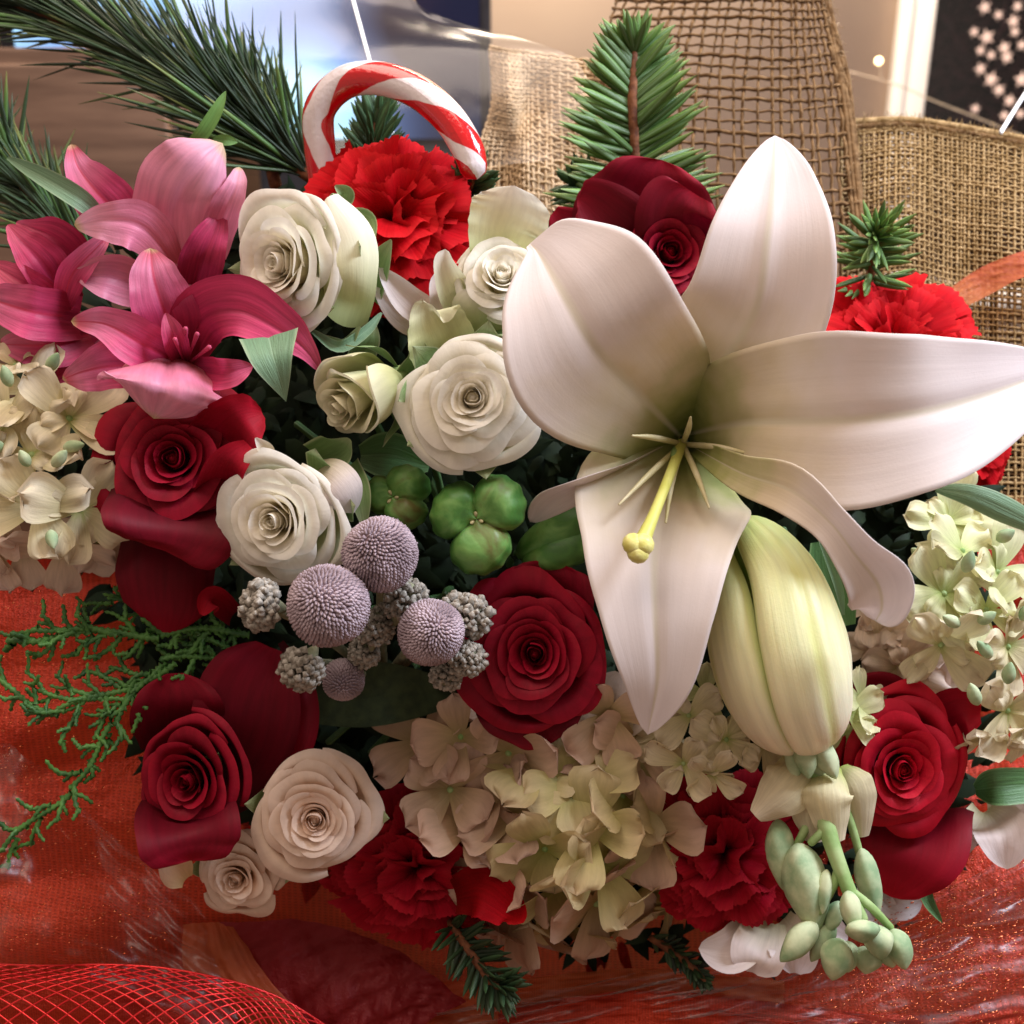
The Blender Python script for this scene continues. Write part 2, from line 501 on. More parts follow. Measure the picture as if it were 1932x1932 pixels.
M['fir'] = petal('fir_needle', [(0.0, (0.06, 0.14, 0.03)), (0.8, (0.14, 0.28, 0.06)), (1.0, (0.24, 0.33, 0.09))], vein=0.3, vs=5, transl=0, rough=0.42,
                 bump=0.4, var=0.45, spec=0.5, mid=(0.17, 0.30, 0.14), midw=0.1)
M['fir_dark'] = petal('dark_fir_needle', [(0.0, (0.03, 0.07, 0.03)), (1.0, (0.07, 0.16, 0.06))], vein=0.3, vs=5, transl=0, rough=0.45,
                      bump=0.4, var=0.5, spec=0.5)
M['bark'] = plain('twig_bark', (0.10, 0.03, 0.012), (0.22, 0.08, 0.03), scale=300, rough=0.8, bump=0.8)
M['stem'] = plain('green_stem', (0.20, 0.34, 0.10), (0.34, 0.46, 0.20), scale=120, rough=0.6, bump=0.4)
M['bud_green'] = plain('fuzzy_green_bud', (0.22, 0.34, 0.18), (0.52, 0.58, 0.36), scale=110, rough=0.75, bump=0.5, stretch=(1, 1, 1))
M['juniper'] = plain('juniper_scale', (0.02, 0.085, 0.02), (0.09, 0.24, 0.05), scale=150, rough=0.5, bump=0.5)
M['pistil'] = plain('lily_style', (0.50, 0.50, 0.10), (0.62, 0.60, 0.18), scale=80, rough=0.45, bump=0.2)
M['stigma'] = plain('lily_stigma', (0.58, 0.54, 0.12), (0.70, 0.66, 0.26), scale=300, rough=0.4, bump=0.5)
M['filament'] = plain('lily_filament', (0.50, 0.44, 0.20), (0.62, 0.56, 0.36), scale=80, rough=0.5, bump=0.2)
M['berry'] = plain('brunia_scale', (0.25, 0.19, 0.21), (0.46, 0.37, 0.41), scale=110, rough=0.85, spec=0.15, bump=0.2)
M['berry_base'] = plain('brunia_core', (0.16, 0.10, 0.12), (0.22, 0.15, 0.17), scale=60, rough=0.9)
M['knob'] = plain('knobbly_bud_scale', (0.17, 0.15, 0.12), (0.44, 0.41, 0.36), scale=500, rough=0.85, spec=0.2, bump=0.6)
M['knob_stem'] = plain('woolly_stem', (0.16, 0.17, 0.10), (0.28, 0.28, 0.18), scale=300, rough=0.9, bump=0.8)


def pod_material():
    m, nt, out = nodes('green_seed_pod'); L = nt.links.new
    tc = nn(nt, 'ShaderNodeTexCoord')
    nz = nn(nt, 'ShaderNodeTexNoise', Scale=70.0, Detail=5.0, Distortion=0.6); L(tc.outputs['Object'], nz.inputs['Vector'])
    r = ramp(nt, [(0.28, (0.03, 0.10, 0.02)), (0.46, (0.07, 0.21, 0.035)), (0.58, (0.16, 0.33, 0.08)), (0.72, (0.13, 0.12, 0.03))], nz.outputs[0])
    bs = nn(nt, 'ShaderNodeBsdfPrincipled', Roughness=0.5); L(r.outputs[0], bs.inputs['Base Color'])
    bs.inputs['Subsurface Weight'].default_value = 0.15; bs.inputs['Subsurface Scale'].default_value = 0.003
    n2 = nn(nt, 'ShaderNodeTexNoise', Scale=420.0, Detail=2.0); L(tc.outputs['Object'], n2.inputs['Vector'])
    bp = nn(nt, 'ShaderNodeBump', Strength=0.25, Distance=0.0006); L(n2.outputs[0], bp.inputs['Height'])
    L(bp.outputs[0], bs.inputs['Normal']); L(bs.outputs[0], out.inputs[0])
    return m


M['pod'] = pod_material()
M['budl'] = petal('lily_bud_segment', [(0.0, (0.46, 0.56, 0.16)), (0.40, (0.72, 0.74, 0.38)), (0.78, (0.86, 0.82, 0.60)), (0.94, (0.84, 0.70, 0.52)), (1.0, (0.66, 0.40, 0.32))],
                  vein=0.16, vs=14, transl=0.0, rough=0.40, bump=0.45, var=0.04, spec=0.45, mid=(0.62, 0.64, 0.24), midw=0.10, sss=0.25, edge=(0.45, 0.52, 0.16))


def cane_material():
    """peppermint: red and white bands twisting round the cane, printed through UV (across, along)"""
    m, nt, out = nodes('candy_cane_sugar'); L = nt.links.new
    uv = nn(nt, 'ShaderNodeUVMap'); sep = nn(nt, 'ShaderNodeSeparateXYZ'); L(uv.outputs[0], sep.inputs[0])
    tc = nn(nt, 'ShaderNodeTexCoord')
    a = nn(nt, 'ShaderNodeMath', operation='MULTIPLY_ADD'); L(sep.outputs[1], a.inputs[0]); a.inputs[1].default_value = 3.4
    b = nn(nt, 'ShaderNodeMath', operation='MULTIPLY'); L(sep.outputs[0], b.inputs[0]); b.inputs[1].default_value = 2.0
    L(b.outputs[0], a.inputs[2])
    nz0 = nn(nt, 'ShaderNodeTexNoise', Scale=90.0, Detail=2.0); L(tc.outputs['Object'], nz0.inputs['Vector'])
    a2 = nn(nt, 'ShaderNodeMath', operation='MULTIPLY_ADD'); L(nz0.outputs[0], a2.inputs[0]); a2.inputs[1].default_value = 0.10; L(a.outputs[0], a2.inputs[2])
    f = nn(nt, 'ShaderNodeMath', operation='FRACT'); L(a2.outputs[0], f.inputs[0])
    r = ramp(nt, [(0.0, (0.80, 0.72, 0.74)), (0.43, (0.80, 0.72, 0.74)), (0.45, (0.60, 0.005, 0.01)), (0.975, (0.60, 0.005, 0.01)), (1.0, (0.80, 0.72, 0.74))], f.outputs[0])
    bs = nn(nt, 'ShaderNodeBsdfPrincipled', Roughness=0.16); L(r.outputs[0], bs.inputs['Base Color'])
    bs.inputs['Coat Weight'].default_value = 1.0
    n2 = nn(nt, 'ShaderNodeTexNoise', Scale=500.0, Detail=4.0); L(tc.outputs['Object'], n2.inputs['Vector'])
    bp = nn(nt, 'ShaderNodeBump', Strength=0.35, Distance=0.0008); L(n2.outputs[0], bp.inputs['Height'])
    L(bp.outputs[0], bs.inputs['Normal']); L(bs.outputs[0], out.inputs[0])
    return m


M['cane'] = cane_material()


def film_material(name, tint, alpha, rough, wr=35.0, bd=0.004, metal=0.0, sparkle=0.0, body=None, weave=0.0):
    """clear or sheer film: mostly see-through with a glossy wrinkled skin"""
    m, nt, out = nodes(name); L = nt.links.new
    tc = nn(nt, 'ShaderNodeTexCoord')
    nz = nn(nt, 'ShaderNodeTexNoise', Scale=wr, Detail=5.0, Roughness=0.65); L(tc.outputs['Object'], nz.inputs['Vector'])
    bp = nn(nt, 'ShaderNodeBump', Strength=0.9, Distance=bd); L(nz.outputs[0], bp.inputs['Height'])
    t = nn(nt, 'ShaderNodeBsdfTransparent'); t.inputs[0].default_value = tuple(tint) + (1,)
    if body:
        df = nn(nt, 'ShaderNodeBsdfPrincipled', Roughness=rough)
        n3 = nn(nt, 'ShaderNodeTexNoise', Scale=9.0, Detail=5.0); L(tc.outputs['Object'], n3.inputs['Vector'])
        rr0 = ramp(nt, [(0.33, body[0]), (0.67, body[1])], n3.outputs[0])
        uvn = nn(nt, 'ShaderNodeUVMap'); su = nn(nt, 'ShaderNodeSeparateXYZ'); L(uvn.outputs[0], su.inputs[0])
        ws = []
        for k_ in (0, 1):
            mm = nn(nt, 'ShaderNodeMath', operation='MULTIPLY'); L(su.outputs[k_], mm.inputs[0]); mm.inputs[1].default_value = 2 * pi * 210
            sn = nn(nt, 'ShaderNodeMath', operation='SINE'); L(mm.outputs[0], sn.inputs[0]); ws.append(sn)
        wm_ = nn(nt, 'ShaderNodeMath', operation='MAXIMUM'); L(ws[0].outputs[0], wm_.inputs[0]); L(ws[1].outputs[0], wm_.inputs[1])
        wr_ = nn(nt, 'ShaderNodeMapRange'); L(wm_.outputs[0], wr_.inputs[0]); wr_.inputs[1].default_value = -1; wr_.inputs[2].default_value = 1
        wr_.inputs[3].default_value = 0.55; wr_.inputs[4].default_value = 1.12
        rr = nn(nt, 'ShaderNodeVectorMath', operation='SCALE'); L(rr0.outputs[0], rr.inputs[0]); L(wr_.outputs[0], rr.inputs['Scale'])
        L(rr.outputs[0], df.inputs['Base Color'])
        df.inputs['Metallic'].default_value = metal
        df.inputs['Specular IOR Level'].default_value = 0.35
        if weave:
            w1 = nn(nt, 'ShaderNodeTexNoise', Scale=1500.0, Detail=1.0); L(tc.outputs['Object'], w1.inputs['Vector'])
            b2 = nn(nt, 'ShaderNodeBump', Strength=weave, Distance=0.0006); L(w1.outputs[0], b2.inputs['Height']); L(bp.outputs[0], b2.inputs['Normal'])
            L(b2.outputs[0], df.inputs['Normal'])
        else:
            L(bp.outputs[0], df.inputs['Normal'])
        tl = nn(nt, 'ShaderNodeBsdfTranslucent'); L(rr.outputs[0], tl.inputs[0])
        m0 = nn(nt, 'ShaderNodeMixShader'); m0.inputs[0].default_value = 0.3; L(df.outputs[0], m0.inputs[1]); L(tl.outputs[0], m0.inputs[2])
        front = m0.outputs[0]
        fac = nn(nt, 'ShaderNodeValue'); fac.outputs[0].default_value = alpha; facs = fac.outputs[0]
    else:
        g = nn(nt, 'ShaderNodeBsdfGlossy'); g.inputs['Roughness'].default_value = rough; L(bp.outputs[0], g.inputs['Normal'])
        front = g.outputs[0]
        fr0 = nn(nt, 'ShaderNodeLayerWeight'); fr0.inputs[0].default_value = 0.5; L(bp.outputs[0], fr0.inputs['Normal'])
        fr = nn(nt, 'ShaderNodeMath', operation='POWER'); L(fr0.outputs['Facing'], fr.inputs[0]); fr.inputs[1].default_value = 3.5
        ml = nn(nt, 'ShaderNodeMath', operation='MULTIPLY_ADD'); L(fr.outputs[0], ml.inputs[0]); ml.inputs[1].default_value = 1.0; ml.inputs[2].default_value = alpha
        ml.use_clamp = True; facs = ml.outputs[0]
    ms = nn(nt, 'ShaderNodeMixShader'); L(facs, ms.inputs[0]); L(t.outputs[0], ms.inputs[1]); L(front, ms.inputs[2])
    L(ms.outputs[0], out.inputs[0])
    return m


M['film'] = film_material('clear_cellophane', (0.97, 0.97, 0.98), 0.06, 0.20, wr=7, bd=0.0005)
M['film_low'] = film_material('crinkled_cellophane', (0.97, 0.97, 0.98), 0.05, 0.36, wr=13, bd=0.0026)
M['organza'] = film_material('red_organza', (0.95, 0.35, 0.2), 0.80, 0.34, wr=22, bd=0.006, body=((0.26, 0.002, 0.004), (0.60, 0.050, 0.014)), weave=0.6, metal=0.35)
M['organza_amber'] = film_material('amber_organza', (0.95, 0.55, 0.3), 0.70, 0.45, wr=16, bd=0.006, body=((0.50, 0.06, 0.02), (0.58, 0.20, 0.07)), weave=0.5, metal=0.1)
M['organza_wine'] = film_material('wine_organza', (0.8, 0.3, 0.3), 0.80, 0.36, wr=18, bd=0.008, body=((0.20, 0.008, 0.012), (0.36, 0.02, 0.03)), weave=0.6, metal=0.2)
M['foil'] = plain('red_foil_thread', (0.55, 0.01, 0.012), (0.75, 0.03, 0.03), scale=60, rough=0.28, metal=0.55, bump=0.4, spec=0.6)
M['sparkle_fleck'] = plain('copper_sparkle_fleck', (0.75, 0.16, 0.06), (0.85, 0.30, 0.14), scale=400, rough=0.22, metal=1.0, bump=0.0)
M['jute'] = plain('jute_thread', (0.11, 0.060, 0.026), (0.25, 0.15, 0.07), scale=260, rough=0.9, spec=0.1, bump=0.9)
M['jute_gold'] = plain('golden_jute_thread', (0.28, 0.18, 0.075), (0.46, 0.32, 0.16), scale=240, rough=0.9, spec=0.1, bump=0.9)
M['jute_pale'] = plain('pale_jute_thread', (0.42, 0.29, 0.16), (0.62, 0.46, 0.29), scale=160, rough=0.9, spec=0.1, bump=0.9)

M['wall'] = plain('cream_wall_paint', (0.66, 0.50, 0.37), (0.70, 0.54, 0.40), scale=6, rough=0.9, spec=0.1, bump=0.05, bscale=60)
M['trim'] = plain('white_window_paint', (0.74, 0.70, 0.66), (0.78, 0.74, 0.70), scale=9, rough=0.5, bump=0.1)
M['table'] = plain('brown_table_wood', (0.10, 0.035, 0.014), (0.20, 0.08, 0.03), scale=9, rough=0.4, stretch=(1, 9, 1), bump=0.2)
M['cabinet'] = plain('brown_cabinet_wood', (0.10, 0.055, 0.035), (0.17, 0.10, 0.065), scale=10, rough=0.5, stretch=(1, 1, 8), bump=0.3)
M['black'] = plain('black_plastic', (0.012, 0.012, 0.016), (0.02, 0.02, 0.026), rough=0.4, bump=0.02)
M['night'] = plain('night_behind_window', (0.001, 0.0015, 0.004), (0.002, 0.003, 0.006), scale=4, rough=1.0, spec=0.0)
M['tree_dark'] = plain('dark_tree_needle', (0.012, 0.004, 0.006), (0.05, 0.008, 0.012), scale=60, rough=0.8)
M['bulb'] = plain('warm_bulb', (1, 0.8, 0.5), rough=0.4, emit=((1.0, 0.70, 0.34), 5.0))
M['bulb2'] = plain('window_bulb', (0.6, 0.4, 0.3), rough=0.4, emit=((1.0, 0.62, 0.45), 1.0))
M['wire'] = plain('thin_wire', (0.35, 0.28, 0.2), (0.5, 0.4, 0.3), scale=300, rough=0.5)


def screen_material():
    m, nt, out = nodes('film_reflection_glow'); L = nt.links.new
    tc = nn(nt, 'ShaderNodeTexCoord')
    mp = nn(nt, 'ShaderNodeMapping'); mp.inputs['Scale'].default_value = (1.0, 1, 2.2); L(tc.outputs['Object'], mp.inputs[0])
    nz = nn(nt, 'ShaderNodeTexNoise', Scale=2.6, Detail=0.3, Distortion=0.2); L(mp.outputs[0], nz.inputs['Vector'])
    sx = nn(nt, 'ShaderNodeSeparateXYZ'); L(tc.outputs['Object'], sx.inputs[0])
    # blue reflection of the film painted as screen glow, fading to navy rightwards
    g = nn(nt, 'ShaderNodeMapRange', interpolation_type='SMOOTHSTEP'); L(sx.outputs[0], g.inputs[0])
    g.inputs[1].default_value = -0.20; g.inputs[2].default_value = -0.045; g.inputs[3].default_value = 0.30; g.inputs[4].default_value = -0.22
    ad = nn(nt, 'ShaderNodeMath', operation='ADD'); L(nz.outputs[0], ad.inputs[0]); L(g.outputs[0], ad.inputs[1])
    r = ramp(nt, [(0.32, (0.014, 0.014, 0.032)), (0.50, (0.07, 0.10, 0.20)), (0.66, (0.22, 0.36, 0.68)), (0.84, (0.45, 0.80, 1.0))], ad.outputs[0])
    e = nn(nt, 'ShaderNodeEmission'); L(r.outputs[0], e.inputs[0]); e.inputs[1].default_value = 1.0
    gl = nn(nt, 'ShaderNodeBsdfGlossy'); gl.inputs[0].default_value = (0.05, 0.05, 0.05, 1); gl.inputs['Roughness'].default_value = 0.2
    a = nn(nt, 'ShaderNodeAddShader'); L(e.outputs[0], a.inputs[0]); L(gl.outputs[0], a.inputs[1]); L(a.outputs[0], out.inputs[0])
    return m


M['screen'] = screen_material()


# ------------------------------------------------------------------ room behind
def box_mesh(name, lo, hi, parent, mat, bevel=0.0):
    lo, hi = np.array(lo, float), np.array(hi, float)
    V = np.array([[x, y, z] for x in (lo[0], hi[0]) for y in (lo[1], hi[1]) for z in (lo[2], hi[2])])
    F = np.array([[0, 1, 3, 2], [4, 6, 7, 5], [0, 4, 5, 1], [2, 3, 7, 6], [0, 2, 6, 4], [1, 5, 7, 3]])
    me = mesh_from(name, V - root_off(parent), F, np.zeros((8, 2)), smooth=False)
    o = link_mesh(name, me, parent, mat)
    if bevel:
        b = o.modifiers.new('bevel', 'BEVEL'); b.width = bevel; b.segments = 2
    return o


YW = 1.30
wx0 = ray_wall(1682, 110, YW)[0]     # outer edge of the window trim
wx1 = ray_wall(1752, 110, YW)[0]     # inner edge, glass starts here
o = box_mesh('wall', (-2.2, YW, 0.0), (wx0, YW + 0.12, 2.4), None, M['wall']); o['kind'] = 'structure'
o = box_mesh('wall', (wx0, YW, 0.0), (2.4, YW + 0.12, 0.14), None, M['wall']); o['kind'] = 'structure'
o = box_mesh('table', (-1.0, -0.45, -0.03), (1.1, 0.80, 0.0), None, M['table'], 0.004)
o['label'] = 'brown wooden table under the whole flower arrangement'; o['category'] = 'table'
o = box_mesh('floor', (-2.2, -1.2, -0.78), (2.4, YW + 0.1, -0.74), None, M['table']); o['kind'] = 'structure'

win = thing('window', 'white framed window with dark night glass in the top right corner', 'window', (wx0, YW, 0.14))
box_mesh('side_trim', (wx0, YW - 0.02, 0.14), (wx0 + (wx1 - wx0) * 0.35, YW + 0.02, 1.5), win, M['trim'], 0.003)
box_mesh('side_trim', (wx0 + (wx1 - wx0) * 0.35 + 0.002, YW - 0.01, 0.14), (wx1, YW + 0.04, 1.5), win, M['trim'], 0.003)
box_mesh('sill', (wx0 - 0.02, YW - 0.05, 0.115), (wx0 + 1.0, YW + 0.06, 0.1395), win, M['trim'], 0.003)
gm = film_material('window_glass', (0.9, 0.92, 0.95), 0.0, 0.02, wr=2, bd=0.0005)
box_mesh('pane', (wx1 + 0.001, YW + 0.02, 0.141), (wx0 + 1.0, YW + 0.024, 1.5), win, gm)
o = box_mesh('night_sky', (wx0 - 0.3, YW + 1.2, -0.7), (wx0 + 2.6, YW + 1.21, 3.0), None, M['night']); o['kind'] = 'structure'

# dark christmas tree with bulbs beyond the glass
tb = ray_wall(1935, 130, YW + 0.45)
tree = thing('christmas_tree', 'dark reddish christmas tree with small warm lights behind the window glass', 'tree', (tb[0] + 0.06, YW + 0.45, -0.7))
b = Batch()
for i in range(2600):
    z = rnd.uniform(-0.2, 1.0)
    rr = 0.30 * (1.25 - z) * math.sqrt(rnd.random())
    a = rnd.uniform(0, 2 * pi)
    c = np.array([tb[0] + 0.06 + rr * math.cos(a), YW + 0.5 + 0.6 * rr * math.sin(a), z])
    d = unit(npr.normal(size=3)); e = unit(np.cross(d, npr.normal(size=3)))
    L_, W_ = 0.03, 0.006
    b.add(np.array([c - d * L_, c + e * W_, c + d * L_, c - e * W_]), np.array([[0, 1, 2, 3]]), np.zeros((4, 2)))
b.build('crown', tree, M['tree_dark'], stuff=True)
tube('trunk', [(tb[0] + 0.06, YW + 0.5, -0.7), (tb[0] + 0.06, YW + 0.5, 0.9)], [0.03, 0.008], tree, M['bark'], n=6)


def star(r, loc, parent, mat):
    a = np.arange(10) * pi / 5 + rnd.random()
    q = np.where(np.arange(10) % 2 == 0, r * 1.5, r * .6)
    ring = np.stack([q * np.cos(a), 0 * a, q * np.sin(a)], -1) + np.array(loc)
    V = np.vstack([ring, [np.array(loc) - [0, r * .5, 0]], [np.array(loc) + [0, r * .5, 0]]])
    F = [[i, (i + 1) % 10, 10] for i in range(10)] + [[(i + 1) % 10, i, 11] for i in range(10)]
    return link_mesh('star_light', mesh_from('star_light', V - root_off(parent), np.array(F), np.zeros((12, 2)), False), parent, mat)


def ico(r, loc, name, parent, mat, n=8):
    return ellipsoid(name, np.array(loc) - np.array([0, 0, r]), np.array(loc) + np.array([0, 0, r]), r, parent, mat, n=n, ns=n)


for (x, y) in [(1920, 12), (1858, 14), (1862, 70), (1884, 28), (1895, 90), (1850, 130), (1870, 104), (1900, 108), (1885, 170), (1870, 150), (1928, 85), (1928, 150),
               (1895, 218), (1840, 205), (1912, 40), (1915, 60), (1905, 190), (1925, 215), (1838, 60), (1850, 95)]:
    star(rnd.choice((0.006, 0.0075, 0.009)), ray_wall(x, y, YW + 0.2 + rnd.random() * 0.12), tree, M['bulb2'])

fl = thing('fairy_light', 'single glowing warm fairy light on a thin wire beside the white window trim', 'fairy light', ray_wall(1658, 115, 0.95))
ico(0.0040, ray_wall(1658, 115, 0.95), 'bulb', fl, M['bulb'], 10)
tube('wire', [ray_wall(x, y, 0.95) for x, y in [(1590, 132), (1640, 145), (1700, 163), (1760, 190), (1850, 225), (1940, 262)]], [0.0008] * 6, fl, M['wire'], n=20, ns=5)
tube('bulb_lead', [ray_wall(1658, 124, 0.95), ray_wall(1664, 150, 0.95)], [0.0008] * 2, fl, M['wire'], n=4, ns=5)

# television and cabinet seen through the wrap, top left
tv0, tv1 = ray_wall(60, 300, 0.92), ray_wall(926, 60, 0.92)
tv = thing('television', 'television screen glowing with the painted blue reflection of the cellophane wrap', 'television', (tv1[0], 0.92, 0.0))
zb = ray_wall(500, 262, 0.92)[2]
box_mesh('screen', (tv0[0], 0.921, zb), (tv1[0] - 0.012, 0.926, 0.95), tv, M['screen'])
box_mesh('housing', (tv0[0] - 0.02, 0.927, zb - 0.02), (tv1[0], 0.96, 0.97), tv, M['black'], 0.003)
box_mesh('bezel', (tv1[0] - 0.0118, 0.915, zb), (tv1[0], 0.9265, 0.95), tv, M['black'], 0.002)
box_mesh('stand', (tv0[0] + 0.25, 0.93, 0.0), (tv0[0] + 0.45, 0.97, zb - 0.021), tv, M['black'], 0.002)
cb = thing('cabinet', 'brown wooden box standing behind the dark pine needles', 'cabinet', (-0.5, 0.62, 0.0))
c0, c1 = ray_wall(-300, 90, 0.6), ray_wall(330, 90, 0.6)
box_mesh('carcass', (c0[0], 0.605, 0.001), (c1[0], 0.72, c0[2]), cb, M['cabinet'], 0.003)
box_mesh('door', (c0[0] + 0.01, 0.59, 0.012), (c1[0] - 0.01, 0.6045, c0[2] - 0.012), cb, M['cabinet'], 0.003)


# ------------------------------------------------------------------ woven ribbons
def weave(name, ptsfn, nu, nv, r, parent, mat, stuff=True, nseg=40, jit=0.15, wob=0.3, gap=None, flat=1.0):
    """threads along both directions of surface ptsfn(u,v)->(…,3); over-under offset along the normal"""
    b = Batch()
    s = np.linspace(0, 1, nseg)

    def nrm(u, v):
        e = 1e-3
        du = ptsfn(u + e, v) - ptsfn(u - e, v)
        dv = ptsfn(u, v + e) - ptsfn(u, v - e)
        return unit(np.cross(du, dv))
    for k in range(nu):
        if gap and rnd.random() < gap:
            continue
        u0 = (k + rnd.uniform(-jit, jit)) / (nu - 1)
        uu = u0 + wob / nu * np.sin(s * rnd.uniform(5, 14) + rnd.random() * 6) * 0.4
        X = ptsfn(uu, s) + nrm(uu, s) * (r * 0.9 * np.cos(pi * s * (nv - 1) + pi * k))[:, None]
        V, F, uv = tube_arrays(X, np.full(nseg, r * rnd.uniform(0.7, 1.3)), 4)
        b.add(V, F, uv)
    for k in range(nv):
        if gap and rnd.random() < gap:
            continue
        v0 = (k + rnd.uniform(-jit, jit)) / (nv - 1)
        vv = v0 + wob / nv * np.sin(s * rnd.uniform(5, 14) + rnd.random() * 6) * 0.4
        X = ptsfn(s, vv) - nrm(s, vv) * (r * 0.9 * np.cos(pi * s * (nu - 1) + pi * k))[:, None]
        V, F, uv = tube_arrays(X, np.full(nseg, r * rnd.uniform(0.7, 1.3)), 4)
        b.add(V, F, uv)
    return b.build(name, parent, mat, stuff=stuff)


def quad_surface(rows):
    """rows: list over v of (list over u of (px,py,z)); smooth surface through them"""
    A = np.array([[P(*p) for p in row] for row in rows])   # (nv, nu, 3)

    def fn(u, v):
        u, v = np.broadcast_arrays(np.asarray(u, float), np.asarray(v, float))
        sh = u.shape
        u, v = u.ravel(), v.ravel()
        res = np.zeros((len(u), 3))
        cols = np.stack([cat_interp(A[:, j], v) for j in range(A.shape[1])], 1)  # (n, nu, 3)
        n = A.shape[1]
        t = u * (n - 1); i = np.clip(t.astype(int), 0, n - 2); f = (t - i)[:, None]
        E = np.concatenate([2 * cols[:, :1] - cols[:, 1:2], cols, 2 * cols[:, -1:] - cols[:, -2:-1]], 1)
        idx = np.arange(len(u))
        p0, p1, p2, p3 = E[idx, i], E[idx, i + 1], E[idx, i + 2], E[idx, i + 3]
        res = 0.5 * ((2 * p1) + (-p0 + p2) * f + (2 * p0 - 5 * p1 + 4 * p2 - p3) * f ** 2 + (-p0 + 3 * p1 - 3 * p2 + p3) * f ** 3)
        return res.reshape(sh + (3,))
    return fn


# upright open burlap loop
br = thing('burlap_ribbon', 'open weave brown burlap ribbon standing upright behind the fir sprig', 'ribbon', P(1400, 500, -0.1))
f1 = quad_surface([[(1215, -160, -.19), (1360, -160, -.17), (1480, -160, -.16), (1532, -160, -.165)],
                   [(1160, 0, -.18), (1330, 0, -.16), (1480, 0, -.145), (1560, 0, -.15)],
                   [(1110, 190, -.17), (1300, 200, -.15), (1480, 210, -.135), (1600, 200, -.14)],
                   [(1080, 460, -.15), (1300, 480, -.135), (1490, 490, -.12), (1632, 500, -.125)]])
weave('weave', f1, 24, 34, 0.00085, br, M['jute'], nseg=90, gap=0.02)
for off, rr in ((0, .0017), (-9, .0012), (8, .0011), (-17, .0008)):
    s_ = np.linspace(0, 1, 8)
    tube('selvedge', [f1(np.array([1.0 + off / 500]), np.array([t]))[0] + npr.normal(size=3) * 0.0004 for t in s_], [rr] * 8, br, M['jute'], n=40, ns=7)
b = Batch()
for i in range(260):     # loose fibres of the selvedge
    t = rnd.random(); p = f1(np.array([1.0]), np.array([t]))[0]
    q = p + cdir(rnd.uniform(-0.3, 1), rnd.uniform(-.6, .6), rnd.uniform(-.3, .6)) * rnd.uniform(0.002, 0.007)
    V, F, uv = tube_arrays(np.array([p, (p + q) / 2 + npr.normal(size=3) * 0.0006, q]), np.array([.00016, .00014, .0001]), 3); b.add(V, F, uv)
b.build('frayed_fibre', br, M['jute_pale'], stuff=True)

# wide burlap behind at right
br2 = thing('burlap_ribbon', 'wide golden burlap band with a frayed top edge below the window at right', 'ribbon', P(1800, 900, -0.12))
f2 = quad_surface([[(1590, 232, -.150), (1700, 226, -.150), (1800, 238, -.147), (1900, 256, -.146), (2050, 285, -.14)],
                   [(1590, 480, -.140), (1700, 450, -.128), (1800, 470, -.136), (1900, 480, -.126), (2050, 500, -.13)],
                   [(1580, 800, -.125), (1700, 780, -.130), (1800, 800, -.122), (1900, 800, -.127), (2050, 810, -.12)],
                   [(1580, 1150, -.12), (1700, 1150, -.115), (1800, 1150, -.118), (1900, 1150, -.11), (2050, 1150, -.11)]])
weave('weave', f2, 46, 86, 0.00058, br2, M['jute_gold'], nseg=110)
f2b = lambda u, v: f2(u, v) - 0.004 * BZ
weave('back_weave', f2b, 40, 80, 0.00075, br2, M['jute'], nseg=80)
tube('hem', [f2(np.array([t]), np.array([0.0]))[0] for t in np.linspace(0, 1, 9)], [.0019] * 9, br2, M['jute_gold'], n=50, ns=7)
tube('hem', [f2(np.array([t]), np.array([0.014]))[0] for t in np.linspace(0, 1, 9)], [.0016] * 9, br2, M['jute'], n=50, ns=7)
b = Batch()
for i in range(900):
    t = rnd.random(); p = f2(np.array([t]), np.array([rnd.uniform(0, .03)]))[0]
    q = p + cdir(rnd.uniform(-.6, .6), rnd.uniform(-0.3, 1), rnd.uniform(-.3, .6)) * rnd.uniform(0.002, 0.0065)
    V, F, uv = tube_arrays(np.array([p, (p + q) / 2 + npr.normal(size=3) * 0.0008, q]), np.array([.0002, .00017, .0001]), 3); b.add(V, F, uv)
b.build('frayed_fibre', br2, M['jute_gold'], stuff=True)

# pale crumpled burlap behind the carnation / candy cane
br3 = thing('burlap_ribbon', 'pale crumpled burlap between the candy cane and the fir sprig', 'ribbon', P(1000, 400, -0.12))
f3 = quad_surface([[(925, 88, -.19), (960, 95, -.18), (1000, 100, -.185), (1100, 112, -.18), (1230, 130, -.185)],
                   [(930, 190, -.18), (965, 200, -.165), (1000, 200, -.18), (1100, 215, -.165), (1230, 230, -.175)],
                   [(900, 300, -.165), (960, 300, -.165), (1000, 310, -.15), (1100, 330, -.16), (1230, 340, -.15)],
                   [(880, 520, -.14), (960, 520, -.13), (1000, 520, -.14), (1100, 520, -.13), (1230, 520, -.135)]])
weave('weave', f3, 30, 44, 0.00075, br3, M['jute_pale'], nseg=90)
f3b = lambda u, v: f3(u, v) - 0.006 * BZ
weave('back_weave', f3b, 26, 40, 0.0012, br3, M['jute_pale'], nseg=60)


